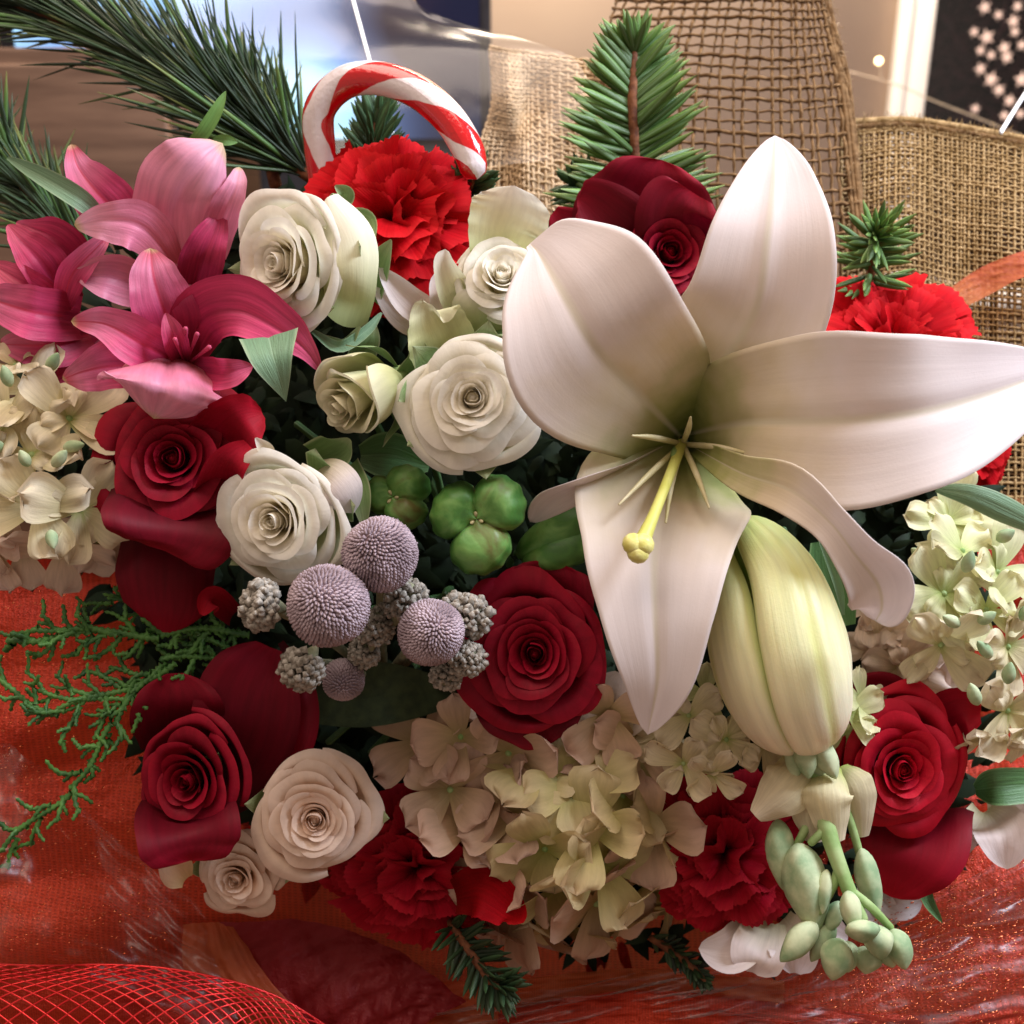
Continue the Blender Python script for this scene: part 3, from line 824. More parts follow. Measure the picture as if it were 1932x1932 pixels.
# ------------------------------------------------------------------ organza, cellophane, red net
def draped(name, rows, mat, nu, nv, amp, freq, parent, seed=0):
    fn = quad_surface(rows)
    rs = np.random.RandomState(seed)
    k = [(rs.normal(size=2) * freq, rs.rand() * 6, rs.rand()) for _ in range(9)]
    u = np.linspace(0, 1, nu); v = np.linspace(0, 1, nv)
    U, V = np.meshgrid(u, v, indexing='ij')
    X = fn(U, V)
    h = 0
    for (w, ph, a) in k:
        h = h + a * np.abs(np.sin(U * w[0] + V * w[1] + ph)) ** 1.3
    h = (h - h.mean()) * amp
    X = X + h[..., None] * BZ
    me = mesh_from(name, X.reshape(-1, 3) - root_off(parent), grid_faces(nu, nv), np.stack([U.ravel(), V.ravel()], -1))
    return link_mesh(name, me, parent, mat)


org = thing('organza_wrap', 'shiny red orange organza wrap around the lower side of the flowers', 'organza wrap', P(900, 1900, -0.12))
draped('back_layer', [[(-160, 980, -.10), (400, 1060, -.11), (966, 1060, -.12), (1500, 1060, -.12), (2120, 1010, -.11)],
                      [(-160, 1350, -.07), (400, 1350, -.09), (966, 1450, -.10), (1500, 1450, -.10), (2120, 1350, -.09)],
                      [(-160, 1700, -.045), (400, 1760, -.06), (966, 1800, -.08), (1500, 1780, -.07), (2120, 1700, -.06)],
                      [(-160, 2120, -.02), (400, 2120, -.035), (966, 2120, -.05), (1500, 2120, -.05), (2120, 2120, -.04)]],
       M['organza'], 170, 140, 0.0050, 11, org, 3)
draped('front_fold', [[(940, 1905, -.048), (1200, 1868, -.043), (1500, 1895, -.040), (1750, 1912, -.035), (2100, 1840, -.03)],
                      [(940, 1990, -.038), (1200, 1960, -.033), (1500, 1970, -.030), (1750, 1985, -.03), (2100, 1950, -.02)],
                      [(940, 2120, -.03), (1200, 2120, -.03), (1500, 2120, -.02), (1750, 2120, -.02), (2100, 2120, -.02)]],
       M['organza'], 90, 30, 0.0012, 14, org, 8)
draped('amber_fold', [[(700, 1860, -.052), (900, 1850, -.055), (1200, 1830, -.055), (1480, 1850, -.05)],
                      [(700, 2040, -.042), (900, 2020, -.045), (1200, 2020, -.045), (1480, 2040, -.045)]],
       M['organza_amber'], 70, 40, 0.0015, 14, org, 12)
draped('wine_fold', [[(400, 1740, -.056), (600, 1740, -.052), (760, 1800, -.050), (880, 1890, -.048)],
                     [(380, 1830, -.045), (560, 1850, -.040), (700, 1890, -.038), (800, 1940, -.038)],
                     [(380, 2010, -.04), (560, 2010, -.035), (700, 2010, -.035), (800, 2060, -.035)]],
       M['organza_wine'], 70, 50, 0.0014, 18, org, 5)
draped('amber_strip', [[(345, 1745, -.050), (400, 1740, -.046), (440, 1748, -.048)],
                       [(350, 1830, -.040), (440, 1835, -.036), (510, 1850, -.04)],
                       [(430, 1900, -.036), (520, 1910, -.030), (640, 1990, -.034)],
                       [(560, 2040, -.03), (640, 2060, -.028), (760, 2120, -.03)]], M['organza_amber'], 40, 50, 0.0009, 12, org, 9)

gb = Batch()  # added metallic flecks stand in for sparkling highlights on the wrap
for i in range(2600):
    if i % 5 < 3:
        x, y = rnd.gauss(1790, 120), rnd.gauss(1790, 90)
    else:
        x, y = rnd.uniform(-20, 520), rnd.uniform(1080, 1800)
    if x > 1300 and y < 1620 or y < 1060 or (x < 1000 and x > 110 + (y - 1080) * .3):
        continue
    z_ = -.052 + .035 * max(0, (y - 1500) / 430) + rnd.uniform(-.001, .003)
    c = P(x, y, z_)
    d = cdir(1, rnd.uniform(.15, .45), rnd.uniform(-.2, .2)); n0 = unit(BZ + npr.normal(size=3) * .35); e = unit(np.cross(n0, d)); d = np.cross(e, n0)
    a_, b_ = rnd.uniform(.0003, .0009), rnd.uniform(.00012, .00022)
    V = np.array([c - d * a_ - e * b_, c + d * a_ - e * b_, c + d * a_ + e * b_, c - d * a_ + e * b_])
    gb.add(np.vstack([V, V - n0 * .0001]), np.array([[0, 1, 2, 3], [7, 6, 5, 4], [0, 4, 5, 1], [1, 5, 6, 2], [2, 6, 7, 3], [3, 7, 4, 0]]), np.zeros((8, 2)))
gb.build('sparkle_fleck', org, M['sparkle_fleck'], stuff=True, smooth=False)
amb = thing('organza_ribbon', 'sheer amber organza ribbon crossing the burlap at the right edge', 'ribbon', P(1880, 520, -0.10))
draped('band', [[(1770, 560, -.112), (1850, 505, -.112), (1940, 470, -.11), (2050, 440, -.11)],
                [(1780, 600, -.110), (1860, 560, -.108), (1940, 520, -.105), (2050, 500, -.105)]], M['organza_amber'], 40, 16, 0.0006, 10, amb, 4)

cel = thing('cellophane_sheet', 'clear glossy cellophane film rising behind the candy cane', 'cellophane', P(650, 330, -0.12))
draped('film', [[(330, -160, -.17), (560, -160, -.16), (760, -160, -.17), (700, -120, -.16)],
                [(330, 20, -.14), (560, 20, -.13), (760, 10, -.14), (800, 15, -.135)],
                [(330, 180, -.12), (560, 180, -.105), (820, 120, -.11), (1090, 118, -.11)],
                [(330, 330, -.11), (560, 330, -.095), (820, 320, -.10), (1060, 300, -.10)]], M['film'], 110, 70, 0.0009, 8, cel, 21)
cel2 = thing('cellophane_sheet', 'clear glossy cellophane film lying over the red organza at lower left', 'cellophane', P(150, 1800, -0.03))
draped('film', [[(-120, 1380, -.045), (40, 1420, -.05), (200, 1560, -.055), (380, 1720, -.05)],
                [(-120, 1640, -.038), (30, 1650, -.004), (200, 1720, -.038), (420, 1850, -.035)],
                [(-120, 1900, -.022), (60, 1860, -.026), (260, 1880, -.030), (480, 2000, -.026)]], M['film_low'], 80, 60, 0.003, 15, cel2, 33)
cel3 = thing('cellophane_sheet', 'clear glossy cellophane film lying over the red organza at lower right', 'cellophane', P(1750, 1850, -0.03))
draped('film', [[(820, 1905, -.045), (1400, 1800, -.045), (1700, 1700, -.045), (2080, 1560, -.045)],
                [(820, 1975, -.04), (1400, 1880, -.037), (1700, 1830, -.033), (2080, 1760, -.032)],
                [(820, 2060, -.036), (1400, 1980, -.03), (1700, 2020, -.025), (2080, 2000, -.025)]], M['film_low'], 90, 50, 0.003, 17, cel3, 37)

for (pts_, lab) in (([(660, -20, -.10), (690, 90, -.09), (712, 170, -.085), (742, 258, -.075)], 'thin clear plastic pick rising behind the candy cane'),
                    ([(1950, 150, -.11), (1915, 205, -.108), (1886, 252, -.105)], 'short clear plastic pick at the frayed burlap edge')):
    pk = thing('plastic_pick', lab, 'plastic pick', P(*pts_[-1]))
    spine('strip', [(a, b_, c, 4, 4, 30) for a, b_, c in pts_], pk, plain('clear_pick', (0.8, 0.82, 0.85), rough=0.15, spec=0.8), cup=0.6, nv=5, thick=0.0006)

net = thing('mesh_ribbon', 'red metallic net ribbon curving across the bottom left corner', 'ribbon', P(250, 1950, -0.01))
fnet = quad_surface([[(-160, 1812, -.030), (60, 1822, -.026), (260, 1822, -.022), (430, 1850, -.024), (560, 1900, -.03), (720, 2010, -.035)],
                     [(-160, 1880, -.012), (60, 1885, -.008), (260, 1890, -.006), (430, 1915, -.010), (530, 1960, -.018), (640, 2060, -.022)],
                     [(-160, 2080, -.002), (60, 2080, .004), (260, 2080, .006), (430, 2090, .002), (520, 2100, -.006), (600, 2140, -.01)]])


def diag(fn, nd, r, slope, parent, mat, nseg=60):
    b = Batch()
    for k in range(-nd, 2 * nd):
        for sgn in (1, -1):
            t = np.linspace(0, 1, nseg)
            u0 = (k + rnd.uniform(-.12, .12)) / nd
            u = u0 + sgn * slope * (t - (0 if sgn > 0 else 1)) + 0.004 * np.sin(t * 20 + k)
            if sgn < 0:
                u = u0 + slope * (1 - t)
            else:
                u = u0 + slope * t
            ok = (u > 0) & (u < 1)
            if ok.sum() < 4:
                continue
            X = fn(u[ok], t[ok])
            V, F, uv = tube_arrays(X, np.full(len(X), r), 4)
            b.add(V, F, uv)
    return b.build('netting', parent, mat, stuff=True)


diag(fnet, 24, 0.00042, 0.45, net, M['foil'])
tube('edge_cord', [fnet(np.array([t]), np.array([0.0]))[0] for t in np.linspace(0, 1, 10)], [.0005] * 10, net, M['foil'], n=50, ns=6)
draped('lining', [[(-160, 1830, -.040), (60, 1835, -.038), (300, 1850, -.036), (520, 1930, -.040), (700, 2060, -.045)],
                  [(-160, 2120, -.02), (60, 2120, -.015), (300, 2120, -.015), (520, 2120, -.02), (700, 2140, -.03)]], M['organza'], 60, 30, 0.001, 10, net, 2)

# ------------------------------------------------------------------ dark filler greenery behind the flowers
hull = [(80, 520), (230, 420), (430, 400), (560, 400), (900, 420), (1080, 450), (1450, 520), (1560, 660), (1750, 780), (1850, 900), (1880, 1300),
        (1800, 1640), (1560, 1780), (1150, 1790), (900, 1740), (640, 1650), (470, 1580), (300, 1500), (260, 1250), (200, 1100), (30, 850)]


def inside(x, y, poly):
    r = False
    j = len(poly) - 1
    for i in range(len(poly)):
        xi, yi = poly[i]; xj, yj = poly[j]
        if (yi > y) != (yj > y) and x < (xj - xi) * (y - yi) / (yj - yi) + xi:
            r = not r
        j = i
    return r


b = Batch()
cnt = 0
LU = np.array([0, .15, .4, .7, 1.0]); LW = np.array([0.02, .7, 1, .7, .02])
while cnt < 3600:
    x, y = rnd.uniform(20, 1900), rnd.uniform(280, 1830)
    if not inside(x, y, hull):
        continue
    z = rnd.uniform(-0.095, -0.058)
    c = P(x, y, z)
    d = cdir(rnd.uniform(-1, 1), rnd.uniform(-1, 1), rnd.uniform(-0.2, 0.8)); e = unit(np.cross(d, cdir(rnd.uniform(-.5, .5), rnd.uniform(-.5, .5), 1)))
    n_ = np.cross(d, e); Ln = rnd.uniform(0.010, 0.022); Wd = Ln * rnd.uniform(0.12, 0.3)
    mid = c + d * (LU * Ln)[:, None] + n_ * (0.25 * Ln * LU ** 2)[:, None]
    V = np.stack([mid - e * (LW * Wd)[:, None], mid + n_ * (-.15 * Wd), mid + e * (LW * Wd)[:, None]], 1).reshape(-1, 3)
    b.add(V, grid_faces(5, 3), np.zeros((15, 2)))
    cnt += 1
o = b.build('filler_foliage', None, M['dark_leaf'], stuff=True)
o['label'] = 'leafy filler painted near black as shade in the gaps between the flowers'
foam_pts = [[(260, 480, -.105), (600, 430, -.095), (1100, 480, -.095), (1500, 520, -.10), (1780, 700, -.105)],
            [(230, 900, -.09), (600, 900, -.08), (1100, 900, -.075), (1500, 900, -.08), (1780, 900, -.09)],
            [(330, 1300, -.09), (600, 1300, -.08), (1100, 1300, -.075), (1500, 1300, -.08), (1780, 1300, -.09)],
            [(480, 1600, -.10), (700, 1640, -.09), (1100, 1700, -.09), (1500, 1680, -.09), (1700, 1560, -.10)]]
fm = thing('floral_foam', 'floral foam block with painted near black shade in the deep gaps between flowers', 'floral foam', P(1000, 1000, -0.14))
draped('block_face', foam_pts, M['dark_leaf'], 40, 40, 0.001, 20, fm, 1).modifiers.new('t', 'SOLIDIFY').thickness = 0.03  # leaf colour reused here as painted darkness behind the gaps


for i, (x, y) in enumerate([(700, 700), (560, 800), (700, 1150), (840, 1120), (1000, 1020), (1480, 1000), (1560, 1120), (620, 1400), (700, 1420), (1180, 480), (660, 690), (820, 880)]):
    tube('cut_stem', [P(x, y, -.040), P((x + 950) / 2 + rnd.uniform(-40, 40), (y + 1100) / 2, -.070), P(950 + rnd.uniform(-60, 60), 1100, -.098)], [.0016, .0018, .002], fm, M['leaf'], n=12, ns=7)

# ------------------------------------------------------------------ roses
def rose(px, py, z, Rpx, axis, mats, label, roll=0.0, n=24, Hk=1.15, openk=1.0, cat='rose', name='rose', group=None, seed=0, squash=1.0,
         ctr=0.0, core_turns=2.6, sep=5, sep_len=1.0, depthk=1.0):
    """mats: (inner, outer)"""
    rs = random.Random(seed)
    R = Rpx * pxs(z)
    Fm = frame(cdir(*axis), roll)
    H = R * Hk
    face = P(px, py, z)
    base = face - Fm[:, 2] * H * 0.9
    t_ = thing(name, label, cat, base, group)

    def put(x, y, w):
        return base + Fm[:, 0] * x[..., None] * R + Fm[:, 1] * (y * squash)[..., None] * R + Fm[:, 2] * w[..., None] * H
    # heart: tight spiral wall
    turns = core_turns * rs.uniform(.8, 1.15)
    q0 = rs.random() * 6

    def core(U, V):
        th = (V + 1) / 2 * turns * 2 * pi
        rr = 0.018 + 0.135 * ((V + 1) / 2) ** 0.9 + 0.010 * np.sin(3 * th + seed)
        prof = rr * (0.55 + 0.45 * np.sin(pi / 2 * np.clip(U * 1.2, 0, 1))) * (1 - 0.12 * U ** 4)
        w = 0.45 + U * (0.43 + 0.06 * (V + 1) / 2 + 0.015 * np.sin(2 * th))
        return put(prof * np.cos(th), prof * np.sin(th), w)
    sheet('heart', core, 8, 90, t_, mats[0])
    ellipsoid('heart_bud', base, base + Fm[:, 2] * H * .86, R * .13, t_, mats[0], n=12, ns=16)
    for i in range(n):
        t = i / (n - 1)
        th0 = i * 2.399 + rs.uniform(-.25, .25)
        r = 0.145 + (0.72 * t ** 1.12) * (0.95 + 0.10 * rs.random())
        half = 1.95 - 0.85 * t ** 0.6 + rs.uniform(-.1, .1)
        h = 0.91 + 0.09 * math.sin(pi * min(1, t * 1.3)) - 0.40 * openk * max(0, t - 0.4) ** 1.2 + rs.uniform(-.02, .02)
        curl = (0.02 + 0.27 * openk * t ** 1.25) * rs.uniform(0.8, 1.2)
        ruf = (0.003 + 0.024 * t) * rs.uniform(.6, 1.3)
        q = rs.random() * 6
        sgn = 1 if rs.random() < 0.8 else -1
        dip = rs.uniform(0.0, 0.04 + 0.07 * t)
        ecc = 0.10 * t * rs.random()
        pointy = rs.uniform(0.0, 0.06)

        def fn(U, V, th0=th0, r=r, half=half, h=h, curl=curl, ruf=ruf, q=q, sgn=sgn, t=t, dip=dip, pointy=pointy):
            out = 1 + 0.022 * t * np.sin(5.5 * V + q) - 0.20 * np.abs(V) ** 3.0 - dip * np.exp(-(V / .25) ** 2) + pointy * np.exp(-(V / .18) ** 2)
            s = U * out
            ang = th0 + half * V * (0.30 + 0.70 * np.sin(pi / 2 * np.clip(U * 1.5, 0, 1)))
            c = np.clip((s - 0.58) / 0.42, 0, 1.2)
            belly = np.sin(pi / 2 * np.clip(s * 1.35 + 0.05, 0, 1)) ** 0.75
            cone = 0.22 + 0.78 * np.clip(s, 0, 1) ** 1.15
            kb = min(1.0, max(0.0, (t - 0.72) / 0.2))
            belly = cone * (1 - kb) + belly * kb
            rad = r * belly * (1 + 0.07 * sgn * V) - 0.05 * r * c + curl * c ** 2.2 * (1 + .35 * np.sin(2.1 * ang + q))
            rad = rad * (1 + 0.07 * min(1, t * 2) * np.sin(ang + q0) + 0.035 * np.sin(2 * ang + 2 * q0))
            rad = rad + ruf * U ** 3 * np.sin(ang * 4 + q) + 0.25 * ruf * U ** 4 * np.sin(ang * 11 + 2 * q)
            c2 = np.clip((U - 0.86) / 0.14, 0, 1)
            rad = rad + 0.035 * (.3 + t) * c2
            w = h * s - 0.06 * (.3 + t) * c2 ** 2 - curl * 0.75 * c ** 2.6 + ruf * 0.6 * U ** 3 * np.sin(ang * 4 + 2 * q)
            return put(rad * np.cos(ang), rad * np.sin(ang), w)
        mat = mats[0] if t < 0.6 else mats[-1]
        sheet('petal', fn, 17, 27, t_, mat)
    # sepals at the back
    for k in range(sep):
        a0 = k * 2 * pi / max(sep, 1) + rs.uniform(-.2, .2)

        def sf(U, V, a0=a0):
            wd = 0.33 * np.sin(pi * np.clip(0.12 + U * 0.88, 0, 1)) ** 0.9
            ang = a0 + wd * V * (1 - 0.3 * U)
            s = U * sep_len
            rad = 0.93 * np.sin(pi / 2 * np.clip(s * 1.5 + .08, 0, 1)) + 0.22 * U ** 4
            return put(rad * np.cos(ang), rad * np.sin(ang), -0.03 + 0.62 * s - 0.02 * np.abs(V))
        sheet('sepal', sf, 12, 7, t_, M['sepal'])
    tube('stem', [base - Fm[:, 2] * 0.06, base - Fm[:, 2] * 0.02, base + Fm[:, 2] * 0.001], [0.0022, 0.0022, R * .25], t_, M['stem'], n=8)
    return t_


W, WP, PK, RR, RB = M['white_rose'], M['white_rose_pale'], M['pink_rose'], M['red_rose'], M['bright_rose']
GW = M['green_rose']
wg, rg = 'cream spray roses', 'deep red roses'
r1 = rose(512, 494, 0.010, 142, (-0.46, -0.10, 0.86), (W, WP), 'large cream rose tilted left between the pink flowers and the red carnation', n=22, Hk=1.35, openk=0.62, group=wg, seed=1, sep=2)
r2 = rose(948, 508, 0.004, 100, (0.0, 0.30, 0.92), (W, WP), 'cream rose touching the left lily petal with one tall rear petal', n=20, Hk=1.5, openk=0.7, group=wg, seed=2, sep=4)
r3 = rose(890, 748, 0.022, 136, (-0.02, 0.02, 1), (W, W), 'round wide open cream rose above the three lobed green pod', n=26, Hk=1.05, openk=0.82, group=wg, seed=3)
r4 = rose(634, 772, 0.014, 92, (-0.60, -0.42, 0.66), (GW, GW), 'small greenish half closed rosebud left of the round open cream rose', n=15, Hk=2.1, openk=0.18, group=wg, seed=4)
r5 = rose(508, 985, 0.024, 134, (-0.26, -0.12, 0.93), (W, WP), 'cream rose with green sepals at its right just above the grey berries', n=22, Hk=1.3, openk=0.68, group=wg, seed=5)
r6 = rose(592, 1550, 0.000, 122, (0.05, 0.03, 1), (PK, PK), 'blush cream rose between the lower dark red rose and a carnation', n=22, Hk=1.1, openk=0.8, group=wg, seed=6, sep=2)
r7 = rose(440, 1664, -0.012, 88, (-0.05, -0.02, 1), (PK, PK), 'smallest blush rose, lowest at the left over the red organza', n=17, Hk=1.1, openk=0.95, group=wg, seed=7, sep=2)
spine('petal', [(350, 1660, -.02, 14, 14), (325, 1640, -.014, 30, 34), (300, 1625, -.012, 0, 0)], r7, PK, cup=0.5)
spine('petal', [(650, 616, -.014, 40, 40), (668, 540, .008, 66, 42), (662, 450, .010, 62, 46), (618, 372, .002, 10, 20)], r1, WP, cup=-.45, power=2)
# the free rear petal of rose 2 and outer petals of others
spine('petal', [(930, 500, -.012, 40, 45), (945, 430, -.008, 62, 72), (962, 385, -.004, 68, 80), (970, 350, .000, 0, 0)], r2, WP, cup=0.35, power=2.4, ruf=.07)
spine('petal', [(905, 600, -.02, 20, 20), (870, 560, -.01, 40, 30), (842, 500, .000, 26, 18), (840, 470, .002, 0, 0)], r2, WP, cup=0.5, power=2)
spine('petal', [(950, 640, -.02, 40, 40), (930, 590, -.002, 75, 80), (930, 555, .004, 50, 50)], r2, WP, cup=-0.4, power=2)
spine('petal', [(860, 700, -.01, 60, 60), (835, 640, .0, 70, 60), (810, 590, .004, 40, 55), (815, 575, .006, 0, 0)], r3, GW, cup=0.3, power=2, ruf=.1)
spine('petal', [(590, 890, .000, 30, 30), (620, 905, .018, 46, 44), (648, 935, .020, 44, 40), (668, 968, .014, 0, 0)], r5, M['white'], cup=-0.3, power=2)
spine('sepal', [(600, 870, -.004, 40, 40), (640, 850, .004, 40, 32), (660, 828, .010, 6, 6)], r5, M['sepal'], cup=0.4, power=1.3)
spine('sepal', [(655, 880, -.004, 25, 25), (676, 930, .006, 24, 20), (688, 1000, .006, 2, 2)], r5, M['sepal'], cup=0.4, power=1.3)
spine('sepal', [(490, 870, .004, 16, 16), (500, 850, .012, 18, 18), (482, 826, .018, 2, 2)], r5, M['white_rose'], cup=0.4, power=1.3)
spine('sepal', [(690, 560, -.02, 30, 30), (712, 500, -.012, 26, 26), (738, 452, -.005, 2, 2)], r1, M['sepal'], cup=0.5, power=1.3)
spine('sepal', [(650, 420, -.02, 24, 24), (690, 420, -.012, 22, 22), (700, 470, -.006, 3, 3)], r1, M['sepal'], cup=0.5, power=1.3)
spine('sepal', [(610, 640, -.01, 8, 8), (650, 650, -.004, 12, 12), (680, 615, .0, 2, 2)], r4, M['sepal'], cup=0.5, power=1.3)
spine('sepal', [(770, 720, -.01, 30, 30), (790, 670, -.002, 22, 22), (770, 620, .004, 2, 2)], r4, M['sepal'], cup=0.5, power=1.3)
spine('sepal', [(640, 380, -.016, 20, 20), (650, 365, -.010, 18, 18), (632, 350, -.006, 2, 2)], r1, M['sepal'], cup=0.5, power=1.3)

ra = rose(322, 862, 0.008, 160, (0.06, 0.10, 1), (RR, RR), 'deep red rose under the pink flowers with one long petal hanging down', n=20, Hk=1.05, openk=0.95, group=rg, seed=11, sep=0)
spine('petal', [(320, 960, -.025, 80, 80), (318, 1060, -.012, 88, 96), (318, 1150, -.014, 76, 84), (312, 1196, -.02, 0, 0)], ra, RR, ruf=.05, rf=1.4, edge_dn=.35, cup=-0.25, power=2.4, nu=20)
spine('petal', [(330, 930, -.012, 100, 110), (325, 985, .008, 138, 128), (318, 1024, .010, 112, 104), (312, 1040, .006, 0, 0)], ra, RR, ruf=.05, rf=1.4, edge_dn=.35, cup=0.3, power=2)
spine('petal', [(400, 850, -.01, 60, 80), (450, 800, .008, 60, 60), (495, 780, .004, 10, 10)], ra, RB, cup=0.4, power=1.6, ruf=.06)
spine('petal', [(420, 930, -.01, 60, 60), (430, 880, .012, 40, 40), (470, 840, .012, 14, 14)], ra, RB, cup=0.5, power=1.6)
spine('petal', [(440, 1160, -.03, 20, 20), (400, 1130, -.012, 24, 24), (380, 1160, -.01, 4, 4)], ra, RB, cup=0.5)

rb = rose(1268, 470, -0.022, 135, (0.05, 0.0, 1), (RR, RR), 'deep red rose between the fir sprig and the two upper lily petals', n=18, Hk=1.1, openk=0.7, group=rg, seed=12, sep=0)
spine('petal', [(1240, 500, -.050, 120, 120), (1230, 410, -.040, 150, 130), (1240, 340, -.032, 110, 95), (1250, 302, -.030, 0, 0)], rb, RR, ruf=.05, rf=1.4, edge_dn=.35, cup=0.35, power=2)
spine('petal', [(1230, 500, -.040, 70, 70), (1170, 440, -.028, 80, 75), (1110, 385, -.025, 40, 55), (1090, 375, -.025, 0, 0)], rb, RR, ruf=.05, rf=1.4, edge_dn=.35, cup=0.4, power=2)
spine('petal', [(1150, 470, -.05, 40, 40), (1090, 440, -.042, 50, 45), (1044, 400, -.04, 14, 14)], rb, RR, ruf=.05, rf=1.4, edge_dn=.35, cup=0.3)
spine('petal', [(1290, 460, -.034, 70, 70), (1290, 400, -.020, 90, 80), (1310, 365, -.018, 40, 40)], rb, RR, ruf=.05, rf=1.4, edge_dn=.35, cup=0.5, power=2)

rc = rose(1008, 1235, 0.006, 142, (-0.06, 0.02, 1), (RR, RR), 'deep red rose between the grey berries and the lower lily petal', n=23, Hk=1.05, openk=0.75, group=rg, seed=13, sep=0, squash=1.12)
spine('petal', [(1000, 1290, -.03, 100, 100), (1010, 1350, -.012, 95, 110), (1015, 1395, -.01, 40, 50), (1018, 1412, -.012, 0, 0)], rc, RR, ruf=.05, rf=1.4, edge_dn=.35, cup=0.4, power=1.8)
spine('petal', [(1010, 1180, -.03, 90, 90), (1040, 1100, -.012, 85, 90), (1050, 1062, -.01, 30, 30)], rc, RR, ruf=.05, rf=1.4, edge_dn=.35, cup=0.5, power=2)

rd = rose(345, 1478, -0.002, 120, (-0.16, -0.02, 0.97), (RR, RR), 'deep red rose at lower left behind the small blush roses', n=17, Hk=1.25, openk=0.6, group=rg, seed=14, sep=0, squash=1.15)
spine('petal', [(400, 1500, -.045, 60, 60), (460, 1400, -.030, 100, 105), (490, 1300, -.028, 110, 95), (520, 1225, -.034, 40, 30)], rd, RR, ruf=.05, rf=1.4, edge_dn=.35, cup=0.35, power=2)
spine('petal', [(345, 1510, -.024, 70, 70), (352, 1565, .000, 98, 92), (356, 1600, .002, 84, 78), (358, 1624, -.002, 0, 0)], rd, RR, ruf=.05, rf=1.4, edge_dn=.35, cup=0.5, power=2)
spine('petal', [(330, 1400, -.035, 60, 60), (330, 1330, -.020, 80, 90), (330, 1270, -.02, 14, 14)], rd, RR, ruf=.05, rf=1.4, edge_dn=.35, cup=0.4, power=1.8)

spine('petal', [(530, 1212, -.030, 6, 6), (578, 1300, -.022, 17, 14), (574, 1400, -.020, 20, 14), (520, 1484, -.024, 5, 5)], rd, RR, cup=.7, power=1.6)
re_ = rose(1708, 1455, 0.000, 140, (0.0, 0.02, 1), (RB, RB), 'scarlet rose below the right stock flowers', n=20, Hk=1.05, openk=0.85, group=rg, seed=15, sep=0, squash=1.08)
spine('petal', [(1720, 1520, -.03, 110, 110), (1710, 1600, -.014, 105, 105), (1690, 1660, -.016, 60, 60), (1680, 1692, -.02, 0, 0)], re_, RB, ruf=.06, rf=1.4, edge_dn=.35, cup=0.3, power=2)
spine('petal', [(1690, 1400, -.04, 80, 80), (1650, 1330, -.026, 85, 75), (1600, 1290, -.026, 14, 14)], re_, RR, ruf=.05, rf=1.4, edge_dn=.35, cup=0.4)
spine('petal', [(1760, 1400, -.03, 60, 60), (1810, 1350, -.016, 55, 50), (1850, 1350, -.014, 14, 14)], re_, RB, cup=0.5)
spine('petal', [(1640, 1440, -.04, 60, 60), (1600, 1420, -.03, 60, 60), (1565, 1430, -.03, 5, 5)], re_, RR, ruf=.05, rf=1.4, edge_dn=.35, cup=0.4)


# ------------------------------------------------------------------ carnations
def carnation(px, py, z, Rpx, axis, mat, label, seed=0, n=46, roll=0, squash=1.0, flat=0.75):
    rs = random.Random(seed)
    R = Rpx * pxs(z)
    Fm = frame(cdir(*axis), roll)
    base = P(px, py, z) - Fm[:, 2] * R * 0.75
    t_ = thing('carnation', label, 'carnation', base, 'red carnations')
    for i in range(n):
        t = i / (n - 1)
        al = 0.06 + 1.25 * t ** 0.75 + rs.uniform(-.12, .12)
        az = i * 2.399 + rs.uniform(-.4, .4)
        Ln = 0.80 + 0.30 * t + rs.uniform(-.07, .07)
        wd = rs.uniform(0.48, 0.72)
        ruf = rs.uniform(0.06, 0.115)
        k1, k2, q1, q2 = rs.uniform(3.2, 5.2), rs.uniform(8, 11), rs.random() * 6, rs.random() * 6
        tw = rs.uniform(-.5, .5)

        def fn(U, V, al=al, az=az, Ln=Ln, wd=wd, ruf=ruf, k1=k1, k2=k2, q1=q1, q2=q2, tw=tw):
            teeth = 0.045 * (np.abs(((V * 7.5 + q1) % 1) - .5) * 2) * U ** 6 + 0.05 * np.sin(V * 4 + q2) * U ** 3
            u = U * (1 - 0.16 * V ** 2) + teeth
            a_ = al * (0.55 + 0.45 * U) + 0.25 * U ** 4
            la = V * wd * U ** 1.25
            azz = az + la * 0.35
            rr = u * Ln * np.sin(a_)
            hh = u * Ln * np.cos(a_)
            off = ruf * U ** 2 * (np.sin(k1 * V + q1) + 0.32 * np.sin(k2 * V + q2 + 2 * U) + .25 * np.sin(7 * U + q1))
            lx = la * Ln * 0.72
            ca, sa = math.cos(az + tw), math.sin(az + tw)
            x = rr * np.cos(azz) + off * np.cos(az) * math.cos(al) - lx * sa
            y = rr * np.sin(azz) + off * np.sin(az) * math.cos(al) + lx * ca
            w = hh * flat - off * math.sin(al)
            return base + R * (Fm[:, 0] * x[..., None] + Fm[:, 1] * (y * squash)[..., None] + Fm[:, 2] * w[..., None])
        sheet('petal', fn, 13, 37, t_, mat)
    ellipsoid('calyx', base - Fm[:, 2] * R * 0.9, base + Fm[:, 2] * R * 0.1, R * .18, t_, M['stem'])
    return t_


